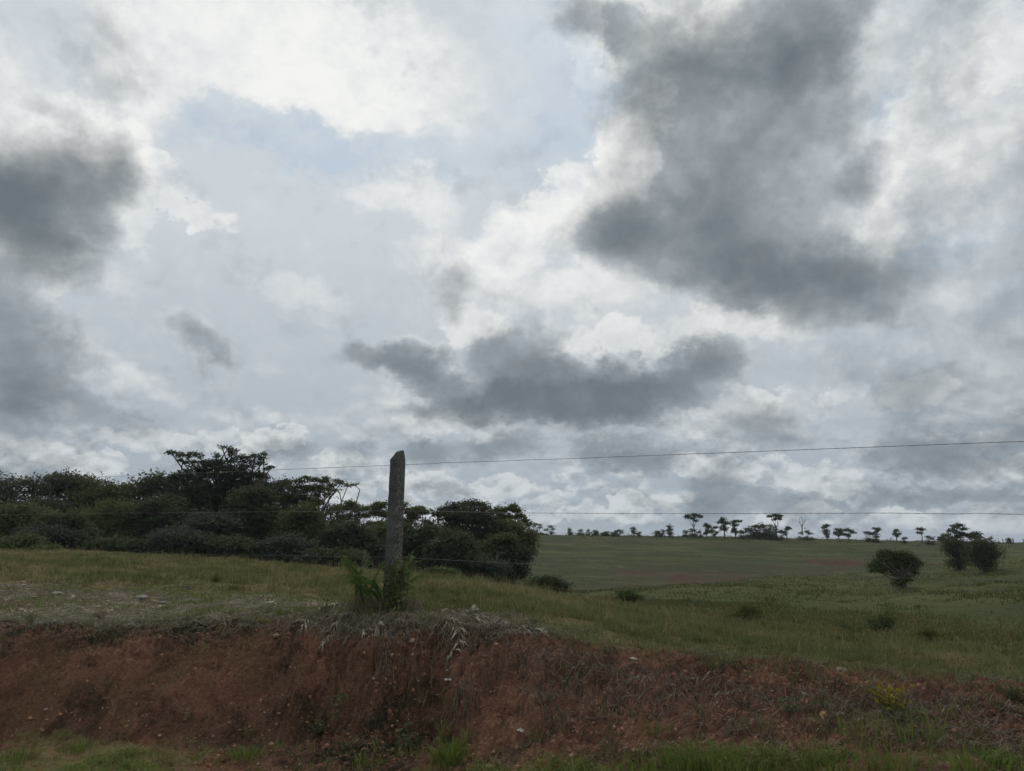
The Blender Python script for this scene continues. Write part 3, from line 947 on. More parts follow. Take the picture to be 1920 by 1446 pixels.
    for i, (px, rx, lb) in enumerate([
        (95, 60, 'low dark thicket at the foot of the wood, left of the palm skyline gap'),
        (215, 60, 'low dark thicket at the foot of the wood, below the second pale bush'),
        (330, 60, 'low dark thicket left of the tallest tree, right on the meadow brow'),
        (440, 60, 'low dark thicket directly under the tallest tree on the meadow brow'),
        (535, 55, 'low dark thicket on the meadow brow under the feathery crowned tree'),
        (625, 55, 'low dark thicket where the meadow brow starts to fall away'),
        (700, 45, 'low dark thicket left of the post on the falling brow'),
        (790, 50, 'low dark thicket right of the post on the falling brow'),
        (890, 50, 'low dark thicket behind the small forked tree')]):
        rw = np.interp(px, [95, 440, 700, 890], [1026, 1038, 1062, 1078])
        hh = (30, 20, 38, 24, 32, 22, 30, 20, 28)[i]
        spec(lb, 42 if px < 700 else 44.5, px, [(px, rw + 12 - hh * .5, rx, hh, 12)], 10000, .16, (M_BLUE, M_DARK)[i % 2], 140 + i, name='thicket', cat='bush', group=S, trunk_r=.05, stems=4, clump=.2, shell=.3)
    spec('rounded yellowish green shrub right of the post on the meadow brow', 24, 820,
         [(822, 1080, 26, 12, 6), (800, 1088, 14, 8)], 3600, .09, M_LIGHT, 61, name='shrub', cat='shrub', group=S, trunk_r=.03, stems=3, clump=.09)
    spec('dark low shrub on the open slope right of the wood', 33, 1025,
         [(1028, 1098, 30, 14, 7), (1005, 1098, 14, 12), (1050, 1108, 12, 8)], 3800, .12, M_DARK, 62, name='shrub', cat='shrub', group=S, trunk_r=.04, stems=3, clump=.12)
    spec('faint weedy shrub on the slope below the far hollow', 24, 1178,
         [(1178, 1120, 22, 12, 6)], 1500, .07, M_MID, 63, name='shrub', cat='shrub', group=S, trunk_r=.02, stems=3, clump=.07, shell=.1)
    spec('thin brownish shrub in the grass right of the picture middle', 13.2, 1405,
         [(1400, 1150, 30, 14, 6), (1440, 1128, 10, 10), (1360, 1160, 20, 12)], 1500, .04, M_PAST, 64, name='shrub', cat='shrub', group=S, trunk_r=.008, stems=4, clump=.05, shell=.1)
    spec('leggy weedy shrub in the long grass below the slope tree', 11.8, 1660,
         [(1655, 1168, 28, 16, 6), (1665, 1140, 9, 10), (1600, 1180, 20, 10), (1580, 1172, 9, 7)], 1700, .036, M_MID, 65, name='shrub', cat='shrub', group=S, trunk_r=.007, stems=4, clump=.045, shell=.1)
    spec('low grey green weed shrub in the grass right of the leggy one', 11.2, 1735,
         [(1740, 1190, 26, 10, 5)], 800, .035, M_PAST, 66, name='shrub', cat='shrub', group=S, trunk_r=.006, stems=3, clump=.045, shell=.1)

    # small pale forked tree in front of the right group
    Y = 46.5
    b = at(918, 1096, Y)
    base = Vector((b.x, Y, hgt(b.x, Y)))
    r = empty('forked_tree', base, 'small tree with a pale forked bare trunk in front of the dark shrubs', 'tree')
    T = Tubes()
    P = lambda px, row, dy=0: np.array(at(px, row, Y + dy) - base)
    T.add([P(916, 1100), P(920, 1085), P(924, 1068), P(930, 1056)], [.10, .085, .065], 7)
    for pts in ([(930, 1056), (922, 1048), (920, 1038), (924, 1026)], [(930, 1056), (932, 1040), (935, 1024), (938, 1010)],
                [(932, 1045), (942, 1032), (950, 1018), (953, 1006)], [(937, 1038), (948, 1036), (958, 1028)], [(921, 1040), (914, 1032)]):
        T.add([P(*p) for p in pts], [.042, .03, .014], 5)
    T.build('trunk', M_PALE, r)
    g = np.random.default_rng(77)
    lob = [((np.array(c) - np.array(base)), np.array(rr)) for c, rr in
           [plobe(x, y, a, bb, Y, g) for x, y, a, bb in ((924, 1022, 14, 9), (940, 1012, 16, 9), (955, 1012, 14, 9), (960, 1026, 10, 7), (912, 1030, 9, 7), (938, 1028, 12, 5))]]
    Pp, tn = crown_points(lob, 3600, .14, g, .1)
    v, f = leaves(Pp, .17, .55, .2, .2, g)
    mesh_from('crown', v, f, M_MID, r, attrs={'tone': np.repeat(tn, 4)})

    # thin palm on the skyline
    palm('thin lone palm rising above the wood on the skyline', 262, 903, 935, 62, 9)


def palm(label, px, top, foot, Y, rpx, base=None, name='palm_tree', group=None, seed=3, fronds=13):
    g = np.random.default_rng(seed)
    k = Y / FPX
    t = at(px, top + rpx * .3, Y)
    bz = hgt(t.x, Y) if base is None else base
    b = Vector((t.x, Y, bz))
    r = empty(name, b, label, 'palm', group)
    T = Tubes()
    T.add(curve((0, 0, -.2), np.array(t - b), .01, 8, g), [.1 * Y / 62, .075 * Y / 62], 7)
    T.build('trunk', M_BARK, r)
    V, F, tn, n = [], [], [], 0
    for i in range(fronds):
        a = 2 * math.pi * i / fronds + g.uniform(-.2, .2)
        up = g.uniform(-.3, .9)
        L = rpx * k * g.uniform(.9, 1.3)
        s = np.linspace(0, 1, 9)
        sp = np.stack([np.cos(a) * L * s, np.sin(a) * L * s, L * (up * s - (0.5 + up * .6) * s ** 2)], 1) + np.array(t - b)
        side = np.array([-math.sin(a), math.cos(a), 0])
        for q in range(1, 9):
            for sg in (-1, 1):
                w = L * .34 * math.sin(math.pi * (q / 9.0) ** .7)
                p0 = sp[q]
                tip = p0 + side * sg * w + np.array([0, 0, -w * .55]) + (sp[q] - sp[q - 1]) * .8
                e = (sp[q] - sp[q - 1]) * .55
                V += [p0 - e, p0 + e, tip]
                F.append((n, n + 1, n + 2))
                n += 3
                tn += [g.uniform(0, 1)] * 3
    mesh_from('crown', V, np.array(F), M_DARK, r, attrs={'tone': tn})
    return r


# ------------------------------------------------------------------ trees along the far ridge and on the far slope
def ridge():
    G = 'small trees along the skyline of the far hill'

    def foot(px, Y):
        x = at(px, 1000, Y).x
        return Vector((x, Y, hgt(x, Y) - .1))

    seed = [300]

    def put(name, label, px, lobes, n, leaf=.28, Y=167, mat=M_DARK, tr=.13, cat='tree', stems=1, clump=.2, fork=.6, bark=None, flat=.3, shell=.2, group=G, base=None):
        seed[0] += 1
        g = np.random.default_rng(seed[0])
        if Y > 150:
            n = int(n * 2.0)
            if name == 'tree':
                flat = .1
                lobes = list(lobes) + [(px + g.normal(0, 1.5), max(l[1] for l in lobes) + 3.5, 3.4, 3.6)]
            lobes = [(l[0] + g.normal(0, .8), l[1] + g.normal(0, .5)) + tuple(l[2:]) for l in lobes]
            lobes = [(l[0], l[1], l[2] * .88, l[3] * (1.15 if name != 'umbrella_tree' else .95)) + tuple(l[4:]) for l in lobes]
        lob = []
        for l in lobes:
            lob += body(*l[:4], Y, g, k=l[4]) if len(l) == 5 else [plobe(*l, Y, g)]
        f = base or foot(px, Y)
        if cat in ('bush', 'stump'):                       # bushes sit on the grass
            for c, r3 in list(lob):
                lob.append((Vector((c.x, c.y, f.z + r3[2] * .35)), (r3[0] * 1.05, r3[1], max(r3[2], (c.z - f.z) * .6))))
            n = int(n * 1.5)
        return tree(name, label, f, lob, n, leaf, mat, bark=bark, trunk_r=tr, fork=fork, clump=clump, cat=cat, group=group,
                    seed=seed[0], stems=stems, flat=flat, shell=shell, twigs=1)

    U, B_, K = 'umbrella_tree', 'bush', 'tree'
    put(U, 'small flat topped tree first out from the wood on the skyline', 1007, [(1008, 985, 7, 2.5), (1003, 988, 4, 2), (1012, 991, 4, 2)], 170)
    put(U, 'open palm shaped sapling second out from the wood on the skyline', 1032, [(1031, 988, 6, 2.5), (1027, 994, 3.5, 2), (1036, 992, 4, 2), (1034, 1000, 6, 3)], 220)
    put(B_, 'low hedge like scrub joining the wood to the skyline', 1015, [(1000, 1000, 8, 3), (1014, 1002, 8, 2.5), (1024, 1003, 6, 2)], 350, cat='bush')
    put('ivy_stump', 'narrow leafy stump alone on the skyline near the wood', 1069, [(1069, 995, 3, 3), (1069, 1000, 2.6, 4)], 180, cat='stump')
    put(B_, 'tiny sparse bush right of the narrow leafy stump', 1087, [(1087, 997, 5, 3), (1087, 1001, 4, 2)], 120, cat='bush')
    put(K, 'tiny forked tree on the skyline left of the two round bushlets', 1103, [(1103, 996, 4, 2.5), (1099, 1000, 3, 2), (1108, 1000, 3, 2)], 140)
    put(B_, 'small rounded bush on the skyline before the long low thicket', 1117, [(1117, 999, 6, 4)], 190, cat='bush')
    put(B_, 'long low thicket along the skyline', 1141, [(1130, 1001, 6, 2.5), (1140, 1000, 7, 3), (1150, 1001, 6, 2.5)], 360, cat='bush')
    put(K, 'small domed tree at the right end of the long low thicket', 1160, [(1160, 997, 7, 3.5), (1155, 1000, 4, 2), (1166, 1000, 4, 2)], 260)
    put(K, 'small upright tree with a knotted top, alone on the skyline', 1188, [(1187, 991, 4.5, 3), (1190, 995, 4, 3), (1186, 998, 3, 2.5)], 230)
    put(B_, 'pale wispy bush leaning on the small upright knotted tree', 1196, [(1197, 1000, 5, 3)], 90, cat='bush', mat=M_MID)
    put(B_, 'low mound bush left of the slender dark tree', 1232, [(1231, 999, 5, 3.5), (1236, 1001, 5, 2.5)], 230, cat='bush')
    put(K, 'small round tree tucked beside the slender dark tree', 1242, [(1242, 997, 4, 3), (1244, 1001, 3, 2)], 140)
    put(K, 'slender dark tree with a spiky top on the skyline', 1256, [(1256, 989, 3.5, 4), (1255, 995, 6, 4), (1257, 1000, 4, 4)], 380, clump=.25)
    put(U, 'tallest umbrella crowned tree on the skyline, with a forked thin trunk', 1299,
        [(1287, 970, 6, 3), (1292, 967, 7, 2.6), (1299, 966, 7, 2.6), (1307, 968, 7, 3), (1313, 970, 5, 2.5), (1300, 973, 6, 3), (1304, 978, 4, 2.5)], 620, leaf=.36, clump=.22, stems=2, tr=.11, flat=.5)
    put(B_, 'low bush at the foot of the tallest umbrella crowned tree', 1298, [(1288, 998, 6, 4), (1300, 997, 8, 5), (1311, 999, 5, 3.5)], 480, cat='bush')
    put(K, 'dark squarish tree standing right of the tallest umbrella tree', 1326, [(1323, 986, 5, 5), (1328, 989, 6, 6), (1325, 997, 6, 6)], 560)
    put(K, 'rounded small tree touching the dark squarish tree', 1340, [(1341, 991, 6, 4), (1336, 997, 6, 5), (1343, 999, 4, 3)], 380)
    put(K, 'tall bushy tree, left one of the joined pair on the skyline', 1357, [(1357, 976, 7, 4), (1351, 982, 7, 4), (1361, 983, 7, 5), (1357, 992, 7, 7)], 850, tr=.18)
    put(K, 'tree with a broad flat shoulder, right one of the joined pair on the skyline', 1378, [(1384, 977, 7, 3), (1376, 979, 7, 4), (1378, 987, 7, 5), (1377, 996, 5, 6)], 760, tr=.18)
    put(B_, 'little bush between the joined pair and the big dome bush', 1390, [(1389, 998, 4, 3), (1394, 1000, 4, 2.5)], 190, cat='bush')
    put(B_, 'biggest dome shaped dark bush on the skyline', 1427, [(1427, 996, 32, 11, 9), (1410, 999, 14, 6), (1445, 999, 14, 7)], 3200, cat='bush', stems=3, shell=.5)
    put(U, 'V shaped umbrella tree rising behind the biggest dome bush', 1455, [(1444, 968, 5, 3), (1450, 967, 6, 3), (1457, 968, 6, 3), (1463, 969, 5, 3), (1452, 974, 4, 3), (1460, 974, 3, 3)], 480, leaf=.36, clump=.22, stems=2, tr=.12, flat=.4)
    put(K, 'little round headed tree right of the biggest dome bush', 1475, [(1475, 993, 6, 4), (1477, 990, 4, 2.5), (1470, 998, 4, 2)], 300)
    put(B_, 'small bush pressed against the right side of the biggest dome bush', 1464, [(1464, 998, 5, 4)], 200, cat='bush')
    put(B_, 'low bush under the leafless tree', 1510, [(1500, 1000, 6, 2.5), (1513, 998, 6, 4), (1520, 1001, 6, 2.5)], 380, cat='bush', mat=M_MID)
    put(K, 'compact tree with stacked crown right of the leafless tree', 1550, [(1551, 987, 6, 3), (1546, 990, 5, 3), (1549, 996, 6, 4), (1550, 1002, 5, 3)], 560)
    put(K, 'low spreading tree, left one of two standing close together', 1572, [(1573, 995, 7, 3.5), (1568, 1000, 5, 4), (1577, 1000, 5, 4)], 460)
    put(K, 'low spreading tree, right one of two standing close together', 1591, [(1589, 996, 8, 4), (1596, 1000, 7, 4), (1588, 1003, 7, 3)], 560)
    put(B_, 'wide low bush left of the small parasol tree', 1630, [(1626, 1000, 8, 4), (1636, 1002, 9, 4), (1643, 1006, 5, 2)], 600, cat='bush')
    put(U, 'small parasol tree leaning over a wide low bush', 1641, [(1641, 991, 7, 2), (1646, 994, 5, 2), (1644, 998, 4, 1.6)], 240)
    put(U, 'small round crowned tree on a bare stem, left of the stemmed pair', 1682, [(1682, 996, 6, 3), (1678, 1001, 4, 2.5), (1687, 1002, 4, 3), (1683, 1006, 4, 2)], 330)
    put(B_, 'tiny low bush right of the small round crowned tree', 1696, [(1696, 1009, 5, 2.5)], 130, cat='bush')
    put(U, 'double decked little tree with a clear stem', 1726, [(1723, 993, 6, 3), (1730, 994, 5, 3), (1726, 1000, 7, 3)], 380)
    put(B_, 'small bush right of the double decked little tree', 1743, [(1741, 1009, 5, 4), (1747, 1011, 4, 2.5)], 220, cat='bush', Y=164)
    put(B_, 'tiny bush between the last two fence stakes of the skyline', 1893, [(1892, 1014, 5, 3.5)], 150, cat='bush', Y=171)
    put(B_, 'twiggy bush at the right end of the skyline', 1856, [(1856, 1012, 6, 5)], 110, cat='bush', Y=168, mat=M_MID)

    # ragged scrub and tall grass along the crest
    g = np.random.default_rng(371)
    pts = []
    for _ in range(260):
        px = g.uniform(985, 1925)
        if g.uniform() < .5:
            px = g.choice([1015, 1095, 1115, 1140, 1165, 1235, 1300, 1330, 1360, 1395, 1430, 1470, 1510, 1580, 1635, 1745, 1780, 1860]) + g.normal(0, 9)
        f = foot(px, g.uniform(160, 174))
        k = int(g.uniform(4, 22))
        pts.append(np.array(f) + np.column_stack([g.normal(0, .55, k), g.normal(0, .5, k), np.abs(g.normal(0, .35, k))]))
    P_ = np.concatenate(pts)
    v, fc = leaves(P_, .3, .5, .1, 0, g)
    tag(mesh_from('crest_undergrowth', v, fc, M_DARK, attrs={'tone': np.repeat(g.uniform(0, 1, len(P_)), 4)}), kind='stuff')

    # leafless tree
    f = foot(1504, 167)
    r = empty('dead_tree', f, 'leafless tree with thin bare upright branches on the skyline', 'tree', G)
    T = Tubes()
    P = lambda px, row: np.array(at(px, row, 167) - f)
    T.add([P(1505, 1004), P(1504, 994), P(1504, 984)], [.14, .1], 6)
    for q in ([(1504, 990), (1500, 980), (1499, 972)], [(1504, 985), (1505, 976), (1502, 968)], [(1504, 988), (1508, 980), (1511, 974)], [(1500, 982), (1497, 977)], [(1508, 981), (1508, 975)]):
        T.add([P(*p) for p in q], [.07, .03], 4)
    T.build('trunk', M_BARK, r)
    # stakes on the ridge, right
    for i, (px, top) in enumerate(((1880, 1012), (1899, 1009), (1918, 1010))):
        Y = 170
        f = foot(px, Y)
        T = Tubes()
        t = np.array(at(px, top, Y) - f)
        t[2] = max(t[2], 1.2)
        T.add([(0, 0, -.4), t * .5, t], [.10, .09, .08], 6)
        o = T.build('fence_stake', M_BARK)
        o.location = f
        tag(o, ['short dark stake on the skyline, first of three at the right end', 'tallest dark stake on the skyline beside a tiny bush',
                'dark stake on the skyline at the very right edge'][i], 'stake', 'stakes on the skyline')

    # on the far slope at the right
    YA, YB, YC = hit(1688, 1103).y, hit(1797, 1068).y, hit(1845, 1073).y
    print('YABC', YA, YB, YC)
    put('broadleaf_tree', 'bushy tree on a thick leafy trunk standing alone on the right slope', 1688,
        [(1660, 1047, 20, 9, 5), (1640, 1060, 12, 7), (1636, 1070, 6, 4), (1652, 1069, 11, 5), (1682, 1044, 16, 8, 4), (1694, 1038, 9, 4), (1705, 1050, 15, 8, 4), (1716, 1062, 9, 8),
         (1724, 1056, 4, 4), (1712, 1074, 6, 7), (1654, 1036, 7, 3), (1668, 1035, 5, 2.5), (1673, 1060, 15, 8, 4), (1697, 1062, 10, 8), (1688, 1079, 8, 9), (1690, 1092, 8, 9), (1703, 1086, 5, 8), (1680, 1095, 5, 5)],
        8500, leaf=.18 * YA / 60, Y=YA, tr=.17, mat=M_MID, clump=.17 * YA / 60, shell=.2, group=None, fork=.55, base=None)
    put('broadleaf_tree', 'dark bush like tree, left one of the pair below the layered tree', 1797,
        [(1790, 1028, 18, 14, 7), (1803, 1042, 14, 12, 5), (1795, 1058, 16, 10, 5), (1780, 1018, 10, 5), (1808, 1022, 8, 6)], 5200, leaf=.30 * YB / 112, Y=YB, tr=.2, clump=.3, shell=.4, group=None)
    put('broadleaf_tree', 'rounder dark tree, right one of the pair below the layered tree', 1842,
        [(1835, 1024, 14, 9, 5), (1852, 1034, 16, 14, 6), (1832, 1046, 14, 14, 5), (1850, 1060, 16, 11, 5), (1868, 1040, 8, 6), (1822, 1034, 8, 8)], 6000, leaf=.30 * YC / 112, Y=YC, tr=.2, clump=.3, shell=.4, group=None)
    put(U, 'tall tree with stacked layered crown above the dark pair', 1800,
        [(1793, 989, 10, 3), (1800, 986, 8, 3), (1807, 993, 8, 3), (1786, 996, 9, 3.5), (1798, 1000, 8, 4), (1806, 1004, 10, 4), (1795, 1008, 6, 3)], 1500, leaf=.34, Y=125, tr=.16, clump=.22, flat=.5, group=None)
    put(U, 'flat crowned tree just right of the layered tree', 1824,
        [(1822, 1003, 9, 3), (1830, 1002, 8, 3), (1834, 1008, 8, 3), (1819, 1008, 7, 3), (1838, 1016, 12, 4)], 1100, leaf=.34, Y=125, tr=.14, clump=.22, flat=.5, group=None)
    put(U, 'broad low crowned tree left of the layered tree', 1775,
        [(1775, 1005, 9, 3), (1768, 1011, 8, 4), (1782, 1011, 9, 4), (1775, 1016, 12, 4)], 1100, leaf=.34, Y=125, tr=.14, clump=.22, flat=.5, group=None)


woods()
ridge()

# ------------------------------------------------------------------ concrete post and wires
def concrete_mat():
    m, N, b, out = new_mat('weathered_concrete')
    pos = N.n('ShaderNodeTexCoord').outputs['Object']
    n1 = N.noise(pos, 7, 6, .65).outputs[0]
    n2 = N.noise(pos, 60, 5, .7).outputs[0]
    n3 = N.noise(N.v('MULTIPLY', pos, (1, 1, .8)), 60, 5, .75).outputs[0]
    sx = N.n('ShaderNodeSeparateXYZ')
    N.put(sx.inputs[0], pos)
    col = N.mix(N.mr(n1, .4, .62), (.050, .055, .056, 1), (.082, .088, .088, 1))
    col = N.mix(N.mr(n2, .5, .7, 0, .6), col, (.035, .036, .034, 1))
    # lichen speckle, heavier on the right hand edge
    w = N.m('MULTIPLY', N.mr(sx.outputs[0], .02, .055, .0, 1.0), N.mr(sx.outputs[2], 1.3, .9, .25, 1.0))
    li = N.m('MULTIPLY', N.mr(n3, .50, .56), N.m('ADD', .04, N.m('MULTIPLY', w, .8)))
    col = N.mix(li, col, (.20, .20, .175, 1))
    bl = N.m('MULTIPLY', N.mr(N.noise(pos, 45, 4, .7).outputs[0], .54, .60), w)
    col = N.mix(bl, col, (.02, .02, .018, 1))
    gr = N.mr(sx.outputs[2], .75, .25, 0, .45)
    col = N.mix(N.m('MULTIPLY', gr, N.mr(n1, .4, .6)), col, (.05, .06, .03, 1))
    N.put(b.inputs['Base Color'], col)
    b.inputs['Roughness'].default_value = .95
    bp = N.n('ShaderNodeBump')
    bp.inputs['Distance'].default_value = .006
    N.put(bp.inputs['Height'], N.m('ADD', n2, n3))
    N.put(b.inputs['Normal'], bp.outputs[0])
    return m


def wire_mat():
    m, N, b, out = new_mat('galvanised_wire')
    n = N.noise(N.n('ShaderNodeNewGeometry').outputs['Position'], 9, 4, .6).outputs[0]
    N.put(b.inputs['Base Color'], N.mix(N.mr(n, .4, .6), (.06, .05, .045, 1), (.14, .14, .14, 1)))
    b.inputs['Metallic'].default_value = .5
    b.inputs['Roughness'].default_value = .6
    return m


POST_Y = 7.2
PB = at(734, 1140, POST_Y)


def build_post():
    base = Vector((PB.x, POST_Y, hgt(PB.x, POST_Y)))
    top = at(747, 846, POST_Y) - base
    H = top.z
    ln = top.x / H
    rt = empty('fence_post', base, 'weathered square concrete fence post with a pointed top, carrying the wires', 'fence post')
    bm = bmesh.new()
    g = np.random.default_rng(5)
    rings = []
    K = 46
    for i in range(K + 1):
        t = i / K
        z = -.3 + (H - .085 + .3) * t
        h = .5 * (.132 - .018 * max(0, z / H))
        ring = []
        n = 7
        for s in range(4):
            for q in range(n):
                u = -1 + 2 * q / n
                u2 = max(-.93, min(.93, u)) if q else -.93
                p = (u2 * h, -h) if s == 0 else (h, u2 * h) if s == 1 else (-u2 * h, h) if s == 2 else (-h, -u2 * h)
                j = mnoise.noise(Vector((p[0] * 18, p[1] * 18, z * 16))) * .0055
                if s == 1 or (s == 0 and q > 5):
                    j += min(0, mnoise.noise(Vector((3, p[1] * 9, z * 26)))) * .011
                ring.append(bm.verts.new((p[0] * (1 + j / h), p[1] * (1 + j / h), z)))
        rings.append(ring)
    for a, b_ in zip(rings, rings[1:]):
        m_ = len(a)
        for q in range(m_):
            bm.faces.new((a[q], a[(q + 1) % m_], b_[(q + 1) % m_], b_[q]))
    # chamfered head: sides lean in to a small skewed flat
    mid_ = rings[-1]
    for fx, fy, dx, dz in ((.66, .70, .014, .052), (.50, .50, .019, .080), (.42, .40, .022, .084)):
        new = [bm.verts.new((v0.co.x * fx + dx, v0.co.y * fy, H - .085 + dz + v0.co.x * .10)) for v0 in rings[-1]]
        m_ = len(new)
        for q in range(m_):
            bm.faces.new((mid_[q], mid_[(q + 1) % m_], new[(q + 1) % m_], new[q]))
        mid_ = new
    bm.faces.new(mid_)
    me = bpy.data.meshes.new('shaft')
    bm.normal_update()
    bm.to_mesh(me)
    bm.free()
    me.materials.append(concrete_mat())
    o = bpy.data.objects.new('shaft', me)
    C.objects.link(o)
    o.parent = rt
    o.rotation_euler = (0, 0, R(-12))
    sh = Matrix.Identity(4)
    # the lean
    for v in me.vertices:
        v.co.x += v.co.z * ln
    # wire staples
    for z in (H - .12, H * .70, H * .385):
        T = Tubes()
        x0 = z * ln
        T.add([(x0 - .066, .04, z + .012), (x0 - .068, -.066, z + .012), (x0 + .068, -.068, z + .004), (x0 + .07, .04, z + .004)], .0016, 4)
        T.build('wire_tie', WIRE, rt)
    return base, H, ln


def build_wires():
    # fence line seen from above: recedes to the left
    A0 = np.array([PB.x, POST_Y])
    dirv = np.array([1.0, -.52])
    dirv /= np.linalg.norm(dirv)
    rows = [((0, 902), (742, 872), (1920, 828)), ((0, 965), (742, 958), (1920, 963)), ((0, 1033), (742, 1046), (1920, 1090))]
    labs = ['top strand of wire, silhouetted on the sky and rising to the right', 'middle strand of wire, running nearly level across the wood and the sky',
            'lowest strand of wire, passing through the plant at the post']
    for i, rw in enumerate(rows):
        pts3 = []
        for px, row in rw:
            d = ray(px, row)
            # meet of the sight line with the fence's vertical plane
            n = np.array([-dirv[1], dirv[0]])
            Y = (A0 @ n + .08) / (d[0] * n[0] + n[1])
            s = (np.array([d[0] * Y, Y]) - A0) @ dirv
            pts3.append((s, CAMZ + d[2] * Y))
        S = np.array([p[0] for p in pts3])
        Zs = np.array([p[1] for p in pts3])
        s = np.concatenate([np.linspace(S[0] - 14, S[0], 40)[:-1], np.linspace(S[0], S[2], 700), np.linspace(S[2], S[2] + 6, 40)[1:]])
        zl = np.where(s < S[1], Zs[1] + (Zs[0] - Zs[1]) * (s - S[1]) / (S[0] - S[1]), Zs[1] + (Zs[2] - Zs[1]) * (s - S[1]) / (S[2] - S[1]))
        # slack between posts and the kinks of old wire
        zl = zl - .012 * np.sin(np.pi * np.clip((s - S[1]) / (S[2] - S[1]), 0, 1)) * (i > 0)
        g = np.random.default_rng(90 + i)
        kx = np.sort(g.uniform(s[0], s[-1], 46))
        kink = np.interp(s, kx, g.normal(0, .0030, 46) if i else g.normal(0, .0018, 46))
        xy = A0 + np.array([-dirv[1], dirv[0]]) * .08 + s[:, None] * dirv
        P = np.column_stack([xy, zl + kink])
        T = Tubes()
        T.add(P, (.0019, .0016, .0011)[i], 5)
        # two-strand twist
        ph = s * 60
        P2 = P + np.column_stack([np.zeros_like(s), np.cos(ph) * .0016, np.sin(ph) * .0016])
        T.add(P2, (.0012, .0011, .0008)[i], 4)
        o = T.build('fence_wire', WIRE)
        tag(o, labs[i], 'wire', 'strands of wire strung along the fence')


WIRE = wire_mat()
POST_BASE, POST_H, POST_LN = build_post()
build_wires()


# ------------------------------------------------------------------ grass
def blades(x, y, h, w, lean, g, base_z=None, curl=.5, az=None):
    """curved blades: five points each"""
    n = len(x)
    z = (surf(x, y) if base_z is None else base_z) - .008
    a = g.uniform(0, 2 * math.pi, n) if az is None else az
    fx, fy = np.cos(a), np.sin(a)                       # lean direction
    sa = a + math.pi / 2 + g.normal(0, .5, n)
    sx, sy = np.cos(sa) * w * .5, np.sin(sa) * w * .5
    ln = lean * h
    b = np.stack([x, y, z], 1)
    mid = np.stack([x + fx * ln * .35, y + fy * ln * .35, z + h * .58], 1)
    tip = np.stack([x + fx * ln, y + fy * ln, z + h * (1 - curl * lean * .5)], 1)
    s = np.stack([sx, sy, np.zeros(n)], 1)
    v = np.stack([b - s, b + s, mid - s * .8, mid + s * .8, tip], 1).reshape(-1, 3)
    k = np.arange(n)[:, None] * 5
    return v, k + [0, 1, 3, 2], k + [2, 3, 4]


def stuff_blades(name, mat, x, y, h, w, lean, tone, g, **kw):
    v, q, t = blades(x, y, h, w, lean, g, **kw)
    o = mesh_from(name, v, [q, t], mat, attrs={'tone': np.repeat(np.clip(tone, 0, 1), 5)})
    return tag(o, kind='stuff')


def polar(n, r0, r1, g, a0=-38, a1=38, p=1.0):
    """bearings and ranges; p < 1 crowds the near end"""
    a = g.uniform(R(a0), R(a1), n)
    u = g.uniform(0, 1, n)
    r = r0 * (r1 / r0) ** u if p == 0 else (r0 ** p + (r1 ** p - r0 ** p) * u) ** (1 / p)
    return a, r


